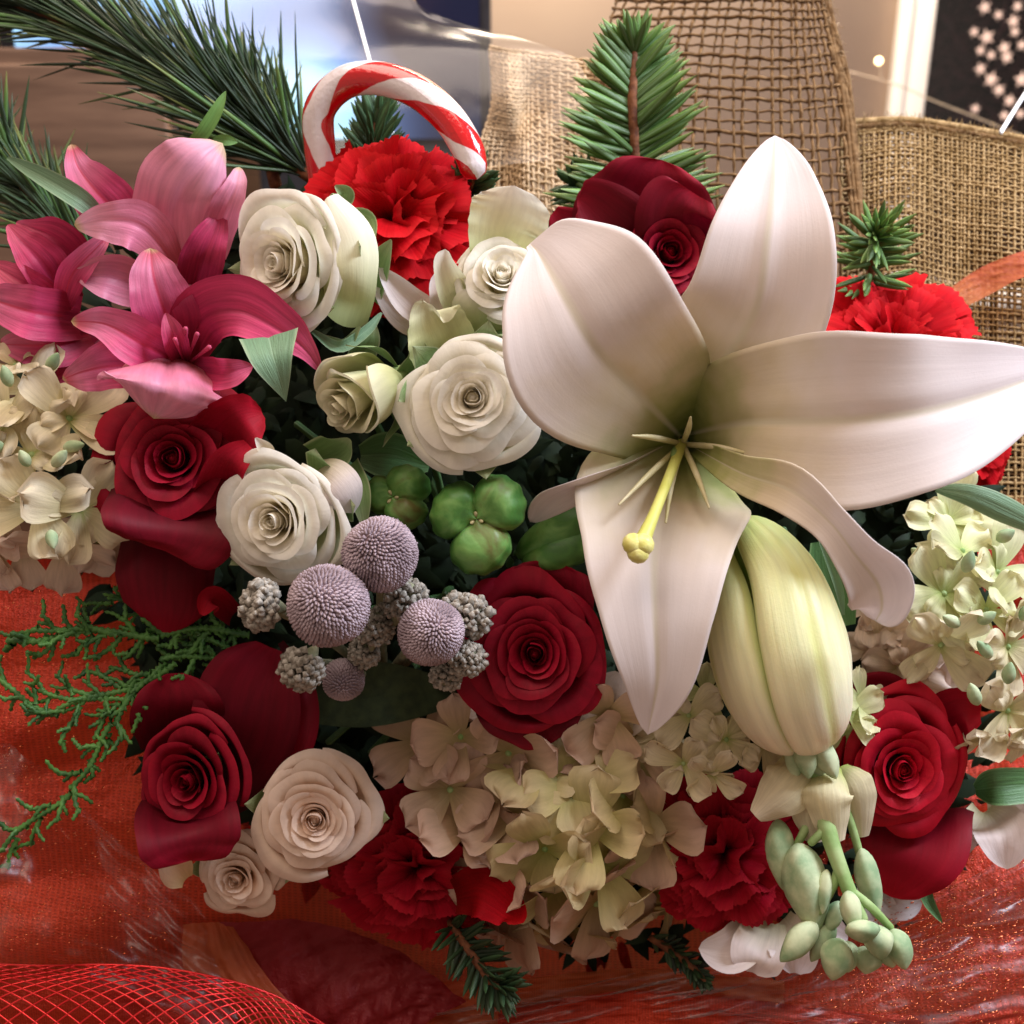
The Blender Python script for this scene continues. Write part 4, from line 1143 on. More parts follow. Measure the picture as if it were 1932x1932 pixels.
ca = carnation(738, 385, -0.018, 168, (0.0, 0.12, 1), M['carn'], 'bright red carnation inside the hook of the candy cane', 1, n=44)
cb_ = carnation(1715, 620, -0.038, 180, (0.05, 0.35, 0.9), M['carn'], 'bright red carnation behind the right lily petal', 2, n=44, squash=0.95)
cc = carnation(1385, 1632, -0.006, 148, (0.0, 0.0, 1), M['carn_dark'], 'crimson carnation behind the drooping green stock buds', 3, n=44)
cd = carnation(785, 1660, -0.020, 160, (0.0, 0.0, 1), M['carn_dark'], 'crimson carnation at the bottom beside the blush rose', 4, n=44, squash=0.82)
spine('petal', [(860, 1690, -.02, 30, 30), (910, 1680, -.012, 46, 50), (965, 1720, -.010, 30, 34), (972, 1745, -.01, 0, 0)], cd, M['carn'], cup=0.3, power=2, ruf=.12)
ce = carnation(1860, 850, -0.060, 92, (0.3, -0.1, 0.9), M['carn'], 'red carnation peeking out under the tip of the right lily petal', 5, n=30)

# ------------------------------------------------------------------ candy cane
cz = thing('candy_cane', 'red and white striped candy cane hooking over the upper red carnation', 'candy cane', P(605, 330, -0.04))
cp = [(612, 345, -.052), (603, 275, -.046), (604, 205, -.040), (650, 156, -.035), (715, 148, -.030), (785, 172, -.026), (845, 222, -.022), (882, 280, -.020), (894, 318, -.020)]
tube('stick', [P(*p) for p in cp], [.0068] * 7 + [.0066, .0058], cz, M['cane'], n=70, ns=28, seam=True)

# ------------------------------------------------------------------ lily
ly = thing('lily', 'large white lily with six open petals and a long yellow style', 'lily', P(1290, 835, -0.03))
LM = M['lily']
th = 0.0004
# rear petals first: top, lower left sliver, lower right curl belong to either whorl
spine('petal', [(1292, 810, -.030, 60, 60), (1355, 700, -.004, 125, 125), (1425, 585, .020, 134, 134), (1447, 450, .026, 110, 124), (1458, 340, .018, 66, 78), (1462, 256, .006, 0, 0)],
      ly, LM, cup=0.16, power=1.45, nu=40, nv=25, ruf=.02, rf=1.6, ridge=-.05, thick=th, seed=1.0)
spine('petal', [(1285, 825, -.028, 60, 60), (1215, 755, .004, 125, 150), (1130, 665, .034, 178, 180), (1065, 560, .036, 132, 176), (1020, 485, .022, 40, 110), (1000, 460, .014, 0, 0)],
      ly, LM, cup=0.14, power=1.8, nu=40, nv=25, ruf=.02, rf=1.3, ridge=.05, thick=th, seed=2.0)
spine('petal', [(1300, 820, -.027, 70, 40), (1400, 800, .008, 132, 100), (1560, 795, .036, 165, 165), (1720, 780, .044, 148, 150), (1860, 745, .036, 105, 105), (2010, 690, .020, 0, 0)],
      ly, LM, cup=0.18, power=1.5, nu=44, nv=27, ridge=.07, thick=th, seed=3.0, ruf=.025, rf=2.2)
spine('petal', [(1290, 840, -.028, 60, 60), (1250, 930, .000, 165, 160), (1235, 1040, .024, 146, 136), (1236, 1160, .034, 112, 104), (1240, 1280, .034, 70, 68), (1222, 1386, .026, 0, 0)],
      ly, LM, cup=0.10, power=1.4, nu=40, nv=25, ridge=.07, thick=th, seed=4.0)
spine('petal', [(1305, 842, -.020, 12, 10), (1400, 893, .030, 34, 34, -8), (1490, 925, .054, 50, 44, -10), (1565, 985, .062, 38, 36, -12), (1612, 1045, .062, 46, 42, -5), (1655, 1100, .056, 62, 64, 0), (1664, 1145, .052, 46, 54, 0), (1652, 1172, .046, 0, 0, 0)],
      ly, LM, cup=0.35, power=1.7, nu=44, nv=21, ridge=.04, thick=th, seed=5.0)
spine('petal', [(1270, 850, -.030, 12, 12), (1190, 880, -.010, 24, 26, 50), (1100, 915, .004, 30, 34, 50), (1040, 945, -.002, 28, 34, 30), (1000, 985, -.012, 0, 0, 10)],
      ly, M['white'], cup=0.4, power=1.6, nu=30, nv=15, ridge=.03, thick=th, seed=6.0)
# throat
ellipsoid('ovary', P(1290, 838, -.036), P(1270, 862, -.002), .0026, ly, M['stem'])
tube('style', [P(1286, 838, -.02), P(1262, 900, .012), P(1232, 975, .032), P(1208, 1030, .042)], [.0024, .0020, .0022, .0032], ly, M['pistil'], n=24, ns=12)
sc = P(1204, 1032, .043)
for k in range(3):
    a = k * 2.094 + 0.5
    c = sc + cdir(math.cos(a), math.sin(a), 0.01) * 0.0019
    ellipsoid('stigma', c - cdir(.3, .5, .8) * .0036, c + cdir(.3, .5, .8) * .0036, .0042, ly, M['stigma'], n=12, ns=12)
for (x, y, z) in [(1193, 822, .012), (1303, 787, .010), (1168, 952, .020), (1256, 986, .022), (1338, 958, .020), (1420, 858, .010)]:
    mx, my = (1288 + x) / 2, (838 + y) / 2
    tube('filament', [P(1288, 838, -.022), P(mx + rnd.uniform(-6, 6), my - 4, z * 0.4), P(x, y, z)], [.0011, .0012, .00045], ly, M['filament'], n=12, ns=8)

# lily bud
lb = thing('lily_bud', 'plump pale green and cream closed lily bud below the open lily', 'lily bud', P(1510, 1395, 0.0))
sb0, sb1 = P(1392, 985, -.010), P(1518, 1400, .004)
prof = lambda s: (np.clip(s, 0, 1) ** 0.62) * (np.clip(1 - s, 0, 1) ** 0.40) * 1.85
spb = np.linspace(0, 1, 40)


def bud_seg(a0, a1, lift, seed, mat):
    A = np.array([P(1385, 985, -.012), P(1438, 1090, .002), P(1468, 1210, .012), P(1492, 1310, .010), P(1520, 1396, .000)])

    def fn(U, V):
        C3 = cat_interp(A, U[:, 0])
        T = unit(np.gradient(C3, axis=0))
        S = unit(np.cross(T, BZ)); N = np.cross(S, T)
        a = np.radians((a0 + a1) / 2 + (a1 - a0) / 2 * V * (1 - 0.25 * (1 - U) ** 2))
        r = 0.0282 * np.clip(U, 0, 1) ** 0.5 * np.clip(1 - U, 0, 1) ** 0.42 * 1.64
        r = r * (1.0 + lift + 0.09 * np.cos(V * pi / 2) ** 0.8 - 0.03 * np.exp(-(V / .08) ** 2) - 0.22 * np.abs(V) ** 10)
        return C3[:, None, :] + S[:, None, :] * (r * np.sin(a))[..., None] * -1 + N[:, None, :] * (r * np.cos(a))[..., None]
    o = sheet('bud_segment', fn, 36, 30, lb, mat)
    return o


bud_seg(-34, 66, 0.05, 1, M['budl'])
bud_seg(58, 190, 0.0, 2, M['budl'])
bud_seg(-150, -26, 0.0, 3, M['budl'])
bud_seg(180, 300, -0.02, 4, M['budl'])

# ------------------------------------------------------------------ alstroemeria (petals laid out one by one)
PI_, PL, PD = M['pink'], M['pink_light'], M['pink_deep']
a1 = thing('alstroemeria', 'open pink alstroemeria in front, above the red rose', 'alstroemeria', P(350, 690, -0.03), 'pink alstroemeria')
for pts_, m_, kw in [
    ([(350, 680, -.02, 30, 30), (380, 600, .002, 60, 62), (450, 585, .010, 72, 56), (530, 625, .010, 52, 40), (575, 660, .004, 26, 20), (606, 702, -.006, 0, 0)], PD, dict(cup=.25)),
    ([(348, 685, -.02, 26, 26), (315, 600, .004, 62, 66), (292, 530, .010, 52, 56), (283, 468, .006, 0, 0)], PI_, dict(cup=.25)),
    ([(345, 690, -.018, 20, 20), (270, 650, .010, 52, 50), (200, 612, .014, 34, 36), (134, 606, .010, 0, 0)], PI_, dict(cup=.35)),
    ([(340, 700, -.02, 24, 24), (230, 690, .000, 46, 60), (160, 700, .002, 44, 30), (118, 716, -.002, 0, 0)], PI_, dict(cup=.2)),
    ([(318, 668, -.010, 60, 60), (314, 700, .016, 118, 118), (306, 742, .022, 132, 128), (290, 790, .010, 0, 0)], PL, dict(cup=-.25, ruf=.05)),
    ([(360, 695, -.016, 20, 20), (420, 705, .008, 34, 34), (478, 690, .008, 0, 0)], PD, dict(cup=.4)),
    ([(345, 690, -.014, 12, 12), (330, 640, .008, 26, 26), (312, 590, .012, 0, 0)], PD, dict(cup=.5)),
]:
    kw.setdefault('ruf', .07); spine('petal', [(p[0], p[1], p[2], p[3] * .9, p[4] * .9) for p in pts_], a1, m_, nu=34, nv=19, power=1.6, ridge=.10, rf=2.6, **kw)
for (x, y) in [(330, 640), (372, 630), (350, 620), (395, 655)]:
    tube('stamen', [P(350, 690, -.016), P((x + 350) / 2, (y + 690) / 2, .0), P(x, y, .012)], [.0006, .0006, .0010], a1, PD, n=8, ns=6)
a2 = thing('alstroemeria', 'pink alstroemeria at the back with a tall folded upper petal', 'alstroemeria', P(330, 520, -0.05), 'pink alstroemeria')
for pts_, m_, kw in [
    ([(370, 560, -.04, 40, 46), (340, 450, -.020, 80, 80), (345, 370, -.006, 88, 84), (385, 310, -.002, 74, 60), (420, 270, -.010, 0, 0)], PL, dict(cup=-.35)),
    ([(400, 470, -.03, 30, 30), (425, 400, -.014, 32, 30), (445, 350, -.010, 20, 20), (452, 315, -.016, 0, 0)], PL, dict(cup=.4)),
    ([(280, 450, -.035, 20, 20), (205, 385, -.020, 56, 52), (150, 320, -.022, 26, 30), (134, 272, -.026, 0, 0)], PI_, dict(cup=.3)),
    ([(330, 500, -.025, 20, 20), (270, 430, -.006, 48, 46), (200, 415, -.002, 40, 30), (140, 425, -.006, 0, 0)], PL, dict(cup=.2)),
    ([(320, 560, -.04, 30, 30), (220, 525, -.016, 46, 44), (160, 520, -.012, 20, 20), (148, 520, -.014, 0, 0)], PL, dict(cup=.3)),
    ([(370, 540, -.03, 40, 40), (385, 480, -.016, 40, 40), (410, 420, -.016, 20, 20), (410, 400, -.02, 0, 0)], PD, dict(cup=.3)),
]:
    kw.setdefault('ruf', .07); spine('petal', pts_, a2, m_, nu=34, nv=19, power=1.7, ridge=.10, rf=2.6, **kw)
a3 = thing('alstroemeria', 'deep pink alstroemeria half cut off by the left edge', 'alstroemeria', P(110, 590, -0.05), 'pink alstroemeria')
for pts_, m_, kw in [
    ([(130, 570, -.035, 30, 30), (80, 500, -.018, 40, 46), (40, 455, -.016, 22, 26), (14, 424, -.02, 0, 0)], PD, dict(cup=.3)),
    ([(170, 520, -.035, 30, 30), (110, 455, -.022, 42, 40), (60, 430, -.020, 24, 16), (30, 420, -.024, 0, 0)], PD, dict(cup=.3)),
    ([(130, 590, -.030, 26, 26), (50, 540, -.016, 36, 34), (-20, 495, -.02, 0, 0)], PD, dict(cup=.3)),
    ([(150, 600, -.030, 40, 40), (70, 590, -.010, 52, 50), (0, 570, -.012, 34, 34), (-40, 560, -.014, 0, 0)], PI_, dict(cup=.2)),
    ([(170, 630, -.035, 40, 40), (90, 650, -.020, 46, 44), (20, 650, -.022, 20, 20), (0, 650, -.024, 0, 0)], PI_, dict(cup=.3)),
    ([(190, 640, -.045, 40, 40), (110, 700, -.030, 44, 44), (50, 715, -.032, 0, 0)], PD, dict(cup=.3)),
    ([(120, 580, -.025, 12, 12), (135, 520, -.012, 26, 28), (180, 470, -.010, 20, 18), (205, 445, -.012, 0, 0)], PI_, dict(cup=.4)),
]:
    kw.setdefault('ruf', .08); spine('petal', pts_, a3, m_, nu=34, nv=19, power=1.6, ridge=.10, rf=2.6, **kw)


# ------------------------------------------------------------------ florets: hydrangea and stock
def floret(parent, px, py, z, size, axis, mat, rs, npet=4, cup=0.5, wide=0.62, ruf=0.05, inner=0, matc=None):
    R = size * pxs(z)
    Fm = frame(cdir(*axis), rs.random() * 6)
    c = P(px, py, z)
    core = ellipsoid('floret', c - Fm[:, 2] * R * .22, c + Fm[:, 2] * R * .08, R * .09, parent, matc or M['stem'], n=8, ns=8)
    for ring in range(1 + (inner > 0)):
        cnt_ = npet if ring == 0 else inner
        for k in range(cnt_):
            az = 2 * pi * k / cnt_ + rs.uniform(-.22, .22) + ring * .6
            sc_ = (1.0 if ring == 0 else 0.62) * rs.uniform(.85, 1.1)
            cu = (cup if ring == 0 else cup + 0.7) * rs.uniform(.5, 1.5)
            q, q2 = rs.random() * 6, rs.random() * 6
            fold = rs.uniform(-.1, .30)
            wd = wide * rs.uniform(.85, 1.1)

            def fn(U, V, az=az, sc_=sc_, cu=cu, q=q, q2=q2, fold=fold, wd=wd):
                w = wd * (0.10 + 1.12 * U ** 0.85) * np.sqrt(np.clip(1.0 - U ** 5, 0.0, 1)) + 1e-4
                u = U + 0.04 * np.sin(5 * V + q) * U ** 3
                x = u * sc_
                y = w * V * sc_ * (1 - .12 * fold)
                zz = cu * 0.55 * u ** 1.5 * sc_ - 0.30 * cu * u ** 4 + fold * w * V ** 2 * .8 + ruf * U ** 2 * (np.sin(3.2 * V + q) + .5 * np.sin(6 * V + 4 * U + q2)) + 0.02
                X = x * math.cos(az) - y * math.sin(az)
                Y = x * math.sin(az) + y * math.cos(az)
                return c + R * (Fm[:, 0] * X[..., None] + Fm[:, 1] * Y[..., None] + Fm[:, 2] * zz[..., None])
            u = np.linspace(0, 1, 11); v = np.linspace(-1, 1, 13)
            U, V = np.meshgrid(u, v, indexing='ij')
            X = fn(U, V).reshape(-1, 3) - root_off(parent)
            me = mesh_from('petal', X, grid_faces(11, 13), np.stack([(V.ravel() + 1) / 2, U.ravel()], -1))
            link_mesh('petal', me, core, mat)
    return core


rs = random.Random(21)
hy = thing('hydrangea', 'cream hydrangea head with folded petals at the bottom centre', 'hydrangea', P(1060, 1540, -0.08))
hc = (1075, 1560)
for i in range(30):
    t = (i + .5) / 30
    ph = math.acos(1 - t * 1.02) if t < .98 else 1.57
    az = i * 2.399
    x = hc[0] + 200 * math.sin(ph) * math.cos(az)
    y = hc[1] + 190 * math.sin(ph) * math.sin(az)
    z = -0.060 + 0.052 * math.cos(ph)
    ax = (math.sin(ph) * math.cos(az) + rs.uniform(-.5, .5), -math.sin(ph) * math.sin(az) + rs.uniform(-.5, .5), math.cos(ph) * .9 + .25)
    mt = M['hyd'] if (x > 1000 and rs.random() < .75) else M['hyd_pink']
    floret(hy, x, y, z, rs.uniform(98, 122), ax, mt, rs, 4, cup=1.0, wide=0.56, ruf=.05)
for (x, y, z) in [(800, 1400, -.03), (870, 1390, -.022), (850, 1490, -.022), (1150, 1350, -.012), (1200, 1400, -.018), (880, 1560, -.022), (960, 1420, -.02), (1230, 1560, -.022)]:
    floret(hy, x, y, z, rs.uniform(88, 108), (rs.uniform(-.7, .3), rs.uniform(-.4, .6), .8), M['hyd_pink'], rs, 4, cup=1.1, wide=.55, ruf=.05)
GL = M['leaf_bright']


def stock(label, base, items, mat, seed, group='cream stock flowers'):
    r_ = random.Random(seed)
    t_ = thing('stock_flower', label, 'stock flower', base, group)
    for (x, y, z, s, ax, *m_) in items:
        floret(t_, x, y, z, s * 1.15, ax, m_[0] if m_ else mat, r_, 4, cup=.75, wide=.46, ruf=.09, inner=r_.choice((0, 3, 3)))
    return t_


def little_buds(parent, lst):
    for (x, y, z, a, w, h) in lst:
        an = math.radians(a)
        dx, dy = math.sin(an) * h, -math.cos(an) * h
        ellipsoid('bud', P(x, y, z), P(x + dx, y + dy, z + .004), w * pxs(z), parent, M['bud_green'], n=10, ns=10,
                  prof=lambda s: np.clip(np.sin(pi * np.clip(s, 0, 1) ** 0.8), 0, 1) ** 0.7)


SK, SP, SB = M['stock'], M['stock_pale'], M['stock_blush']
s1 = stock('cream stock flower spike at the left edge beside the red rose', P(60, 900, -.05),
           [(72, 955, .004, 105, (.1, .05, 1)), (150, 960, .000, 95, (.6, -.1, .8)), (60, 860, -.002, 100, (-.1, .5, .9)), (10, 800, -.010, 80, (-.4, .3, .9)),
            (130, 790, -.006, 90, (.5, .3, .8)), (60, 740, -.014, 95, (-.1, .5, .8)), (30, 690, -.020, 70, (0, .8, .6)), (-10, 900, -.01, 90, (-.5, 0, .9))], SK, 3)
little_buds(s1, [(100, 880, .012, 40, 12, 40), (55, 880, .010, -30, 11, 36), (120, 845, .004, 80, 12, 40), (20, 730, -.004, -20, 12, 44), (90, 700, -.01, 30, 12, 40), (95, 1000, .010, 170, 12, 36), (10, 850, .0, -60, 12, 40)])
s1b = stock('blush petals of a stock flower below the left cream spike', P(100, 1040, -.05),
            [(40, 1030, -.020, 82, (0, -.6, .8)), (120, 1030, -.022, 85, (.1, -.7, .8)), (185, 1020, -.026, 66, (.4, -.5, .8)), (-20, 1030, -.02, 80, (-.2, -.6, .8))], SB, 4)
s2 = stock('pale green and cream stock flower spike at the right edge', P(1850, 1200, -.06),
           [(1790, 985, -.028, 90, (.1, .3, .9), SP), (1815, 1040, -.014, 74, (.3, .6, .7), SP), (1780, 1120, -.008, 84, (.1, .1, 1), SP), (1880, 1080, -.014, 84, (.5, .3, .8), SP),
            (1775, 1215, -.006, 88, (0, -.4, .9), SK), (1860, 1150, -.006, 70, (.2, .1, 1), SP), (1900, 1220, -.006, 84, (.4, -.1, .9), SK), 
            (1900, 1340, -.006, 80, (.2, -.2, 1), SK), (1860, 1390, -.010, 60, (-.1, -.9, .6), SK), (1930, 1380, -.01, 60, (.4, -.6, .7), SK)], SP, 5)
little_buds(s2, [(1820, 1080, .002, 20, 13, 44), (1845, 1175, .004, 60, 12, 40), (1810, 1180, .004, -60, 12, 36), (1900, 1290, .002, 10, 13, 42), (1870, 1240, .004, -40, 12, 40), (1750, 1060, -.01, -50, 12, 40), (1845, 1330, .004, -20, 13, 44), (1925, 1170, .0, 40, 13, 44), (1880, 1020, -.01, 60, 13, 40)])
s2b = stock('blush stock flowers in shade between the lily bud and the right spike', P(1680, 1220, -.08),
            [(1660, 1210, -.042, 80, (-.1, 0, 1)), (1700, 1260, -.040, 76, (.1, -.2, 1)), (1640, 1150, -.046, 70, (0, .3, 1)), (1760, 1290, -.046, 70, (.2, -.2, 1)), (1720, 1180, -.044, 70, (.2, .2, 1))], SB, 6)
s3 = stock('cream stock flowers left of the lily bud tip above the crimson carnation', P(1370, 1400, -.05),
           [(1370, 1395, .000, 68, (.1, .1, 1)), (1300, 1350, -.006, 62, (-.3, .3, .9)), (1440, 1400, -.004, 66, (.4, 0, .9)), (1345, 1460, .004, 56, (0, -.5, .9)), (1290, 1440, -.002, 60, (-.5, -.2, .9)), (1410, 1340, -.012, 60, (.2, .4, .9)),
            (1250, 1380, -.014, 70, (-.5, .2, .8)), (1330, 1310, -.014, 60, (0, .5, .9), SP)], SK, 7)
s4 = stock('ruffled cream stock bloom right of the lily bud tip', P(1600, 1350, -.05),
           [(1600, 1345, -.006, 62, (.3, .1, .9)), (1625, 1320, -.010, 54, (.5, .3, .8)), (1590, 1385, -.010, 54, (.1, -.4, .9))], SP, 8)
s5 = thing('stock_flower', 'drooping fuzzy green stock bud spike hanging below the lily bud', 'stock flower', P(1520, 1400, -.005), 'cream stock flowers')
r_ = random.Random(5)
for pts_, m_ in [([(1530, 1420, .004, 30, 30), (1490, 1480, .014, 52, 52), (1425, 1540, .012, 14, 14)], SK), ([(1560, 1440, .006, 26, 26), (1560, 1500, .020, 48, 48), (1575, 1590, .016, 20, 20)], SK),
                 ([(1580, 1450, .000, 20, 20), (1612, 1490, .010, 40, 38), (1625, 1580, .006, 14, 14)], SK), ([(1530, 1440, .0, 26, 26), (1530, 1510, .012, 40, 44), (1540, 1590, .010, 20, 20)], SK)]:
    spine('petal', pts_, s5, m_, cup=-.5, ruf=.12, rf=2, power=1.8)


def bud(x0, y0, x1, y1, z, w, parent, mat, name='bud'):
    A_, B_ = P(x0, y0, z), P(x1, y1, z + .003)
    return ellipsoid(name, A_, B_, w * pxs(z), parent, mat, n=14, ns=14, prof=lambda s: np.clip(np.sin(pi * np.clip(s, 0, 1) ** 0.8), 0, 1) ** 0.7,
                     groove=lambda s, a: 1 + 0.07 * np.cos(4 * a + 1) + 0.05 * np.sin(9 * s + 3 * a))


BG, ST = M['bud_green'], M['stem']
tube('stem', [P(1520, 1395, .004), P(1545, 1470, .008), P(1560, 1560, .016), P(1590, 1650, .022), P(1625, 1735, .026)], [.0055, .0045, .0035, .0028, .0026], s5, ST, n=24)
for k in range(4):
    bud(1520 + k * 12 - 18, 1392, 1500 + k * 26, 1470, .008 + (k % 2) * .006, 22, s5, BG, 'sepal')
for a in [(1560, 1560, 1530, 1590, .016), (1585, 1640, 1545, 1720, .02), (1565, 1450, 1630, 1640, .006), (1600, 1680, 1680, 1750, .024), (1525, 1545, 1500, 1600, .008)]:
    tube('branchlet', [P(a[0], a[1], a[4]), P((a[0] + a[2]) / 2 + 4, (a[1] + a[3]) / 2 - 3, a[4] + .001), P(a[2], a[3], a[4])], [.0022, .0017, .0015], s5, ST, n=10)
for a in [(1468, 1545, 1478, 1680, .006, 27), (1505, 1590, 1540, 1765, .014, 40), (1540, 1740, 1472, 1815, .020, 26), (1572, 1738, 1530, 1815, .016, 20), (1585, 1700, 1560, 1760, .016, 16),
          (1625, 1600, 1655, 1735, .010, 22), (1585, 1770, 1570, 1850, .026, 30), (1600, 1775, 1600, 1835, .020, 24), (1625, 1735, 1630, 1780, .034, 34), (1655, 1745, 1662, 1812, .030, 28),
          (1640, 1785, 1632, 1838, .022, 26), (1685, 1752, 1708, 1830, .026, 25), (1665, 1770, 1685, 1826, .022, 24), (1600, 1680, 1612, 1760, .030, 20), (1560, 1640, 1552, 1725, .020, 14)]:
    bud(*a[:5], a[5], s5, BG)

# ------------------------------------------------------------------ white freesia petals
for lab, base, lst in [
    ('white freesia petals between the upper carnation and the round rose', (800, 590, -.03),
     [[(840, 600, -.03, 14, 14), (780, 575, -.016, 30, 30), (715, 505, -.012, 0, 0)], [(850, 610, -.03, 20, 20), (845, 560, -.014, 36, 40), (820, 515, -.012, 0, 0)], [(810, 620, -.03, 20, 20), (760, 600, -.02, 24, 20), (705, 540, -.016, 0, 0)],
      [(790, 560, -.04, 30, 30), (800, 520, -.034, 50, 45), (810, 495, -.034, 10, 10)]]),
    ('white freesia bloom below the crimson carnation at the bottom', (1430, 1770, -.04),
     [[(1440, 1740, -.03, 30, 30), (1380, 1790, -.02, 44, 40), (1318, 1790, -.022, 0, 0)], [(1450, 1740, -.03, 30, 30), (1430, 1800, -.016, 52, 52), (1420, 1835, -.018, 10, 10)], [(1470, 1740, -.03, 30, 30), (1500, 1790, -.016, 44, 48), (1500, 1836, -.018, 10, 10)],
      [(1500, 1740, -.03, 20, 20), (1560, 1760, -.022, 34, 34), (1600, 1770, -.026, 0, 0)]]),
    ('white freesia bloom right of the scarlet rose at the right edge', (1880, 1520, -.05),
     [[(1860, 1530, -.04, 20, 20), (1890, 1570, -.020, 50, 50), (1900, 1640, -.018, 0, 0)], [(1870, 1520, -.04, 30, 30), (1930, 1550, -.022, 60, 50), (1990, 1600, -.02, 0, 0)], [(1850, 1530, -.04, 20, 20), (1815, 1580, -.026, 28, 26), (1790, 1625, -.03, 0, 0)],
      [(1860, 1510, -.045, 30, 30), (1900, 1500, -.034, 40, 40), (1980, 1480, -.03, 0, 0)]]),
    ('pale freesia petals under the scarlet rose', (1680, 1690, -.05),
     [[(1640, 1650, -.05, 20, 20), (1690, 1700, -.036, 36, 34), (1740, 1705, -.034, 0, 0)], [(1640, 1660, -.05, 20, 20), (1660, 1710, -.038, 30, 34), (1700, 1735, -.036, 0, 0)]]),
    ('blush freesia petals left of the lower tip of the lily petal', (1160, 1330, -.03),
     [[(1120, 1330, -.03, 20, 20), (1150, 1310, -.014, 44, 40), (1170, 1270, -.014, 10, 10)], [(1150, 1370, -.03, 20, 20), (1190, 1340, -.016, 40, 40), (1210, 1290, -.016, 0, 0)]]),
]:
    t_ = thing('freesia', lab, 'freesia', P(*base), 'white freesia')
    for pts_ in lst:
        spine('petal', pts_, t_, M['white'], cup=.35, power=1.8, ridge=.05, ruf=.04, rf=2)

# ------------------------------------------------------------------ seed pods
def pod(label, c, z, size, lobes):
    t_ = thing('seed_pod', label, 'seed pod', P(c[0], c[1], z - .03), 'green seed pods')
    for (dx, dy, w, h, rot, dz) in lobes:
        rot = math.degrees(math.atan2(dx, -dy))
        L_ = h * size
        cx, cy = c[0] + dx * size, c[1] + dy * size
        a = math.radians(rot)
        A_ = P(cx - math.sin(a) * L_, cy + math.cos(a) * L_, z + dz + .003)
        B_ = P(cx + math.sin(a) * L_, cy - math.cos(a) * L_, z + dz - .006)
        ellipsoid('lobe', A_, B_, w * size * pxs(z), t_, M['pod'], n=24, ns=32, prof=lambda s: np.sin(pi * np.clip(s, 0, 1) ** 0.9) ** 0.62 if False else np.clip(np.sin(np.arccos(np.clip(1 - 2 * s, -1, 1))), 0, 1) ** 0.85,
                  groove=lambda s, a_: 1 + 0.03 * np.cos(3 * a_ + .6) + 0.022 * np.abs(np.cos(4 * a_)) - 0.02 * np.cos(2 * a_ + dx * 9))
    tip = P(c[0], c[1], z + .016)
    for k in range(3):
        ellipsoid('tip', tip - BZ * .004, tip + cdir(math.cos(k * 2.1 + .5), math.sin(k * 2.1 + .5), .5) * .0022, .0011, t_, M['filament'], n=6, ns=6)
    return t_


def capsule(label, cx, cy, z, rp, axis, turn, big, squash=1.0):
    """three lobed capsule with deep grooves meeting at its dry tip"""
    t_ = thing('seed_pod', label, 'seed pod', P(cx, cy, z - .03), 'green seed pods')
    R_ = rp * pxs(z); Fm = frame(cdir(*axis), 0); c = P(cx, cy, z)
    n1, n2 = 30, 96
    ph = np.linspace(0.0, pi * .93, n1)[:, None]; th_ = np.linspace(0, 2 * pi, n2, endpoint=False)[None, :]
    lob = np.abs(np.cos(1.5 * (th_ - turn))) ** 0.42
    k = 1 + big * np.cos(th_ - turn - big * 0 - 2 * pi / 3 * 0) + .04 * np.cos(2 * th_ + turn)
    sp = np.sin(ph)
    rad = R_ * sp ** .85 * (0.50 + 0.54 * lob) * k * (1 + .018 * np.cos(18 * (th_ - turn)) * sp)
    zz = R_ * (.85 * np.cos(ph) * (.78 + .22 * lob) - .26 * np.exp(-(ph / .42) ** 2) + .10 * np.sin(2 * ph) * lob)
    X = c + Fm[:, 0] * (rad * np.cos(th_))[..., None] + Fm[:, 1] * (rad * np.sin(th_) * squash)[..., None] + Fm[:, 2] * zz[..., None]
    U, V = np.broadcast_arrays(th_ / (2 * pi), ph / pi)
    me = mesh_from('capsule', X.reshape(-1, 3) - root_off(t_), grid_faces(n1, n2, True), np.stack([U.ravel(), V.ravel()], -1))
    link_mesh('capsule', me, t_, M['pod'])
    tip = c + Fm[:, 2] * R_ * .56
    for q in range(3):
        a = turn + q * 2.094 + 1.05
        ellipsoid('tip', tip - Fm[:, 2] * .003, tip + (Fm[:, 0] * math.cos(a) + Fm[:, 1] * math.sin(a)) * .0028 + Fm[:, 2] * .001, .0010, t_, M['filament'], n=6, ns=6)


capsule('large green three lobed pod under the round open cream rose', 903, 978, -.002, 92, (-.05, -.02, 1), -1.45, .07, 1.06)
capsule('smaller green three lobed pod beside the left cream rose', 752, 940, -.012, 64, (-.25, .05, 1), .95, .08, .98)
pd = thing('seed_pod', 'long dark green pod half hidden behind the lower lily petal', 'seed pod', P(1100, 1010, -.03), 'green seed pods')
ellipsoid('lobe', P(975, 1050, -.018), P(1150, 960, -.014), 44 * pxs(), pd, M['pod'], n=20, ns=24)
ellipsoid('lobe', P(985, 1065, -.014), P(1150, 1010, -.012), 36 * pxs(), pd, M['pod'], n=20, ns=24)


# ------------------------------------------------------------------ brunia berries
def fib(n):
    i = np.arange(n) + .5
    ph = np.arccos(1 - 2 * i / n); th_ = pi * (1 + 5 ** .5) * i
    return np.stack([np.cos(th_) * np.sin(ph), np.sin(th_) * np.sin(ph), np.cos(ph)], -1)


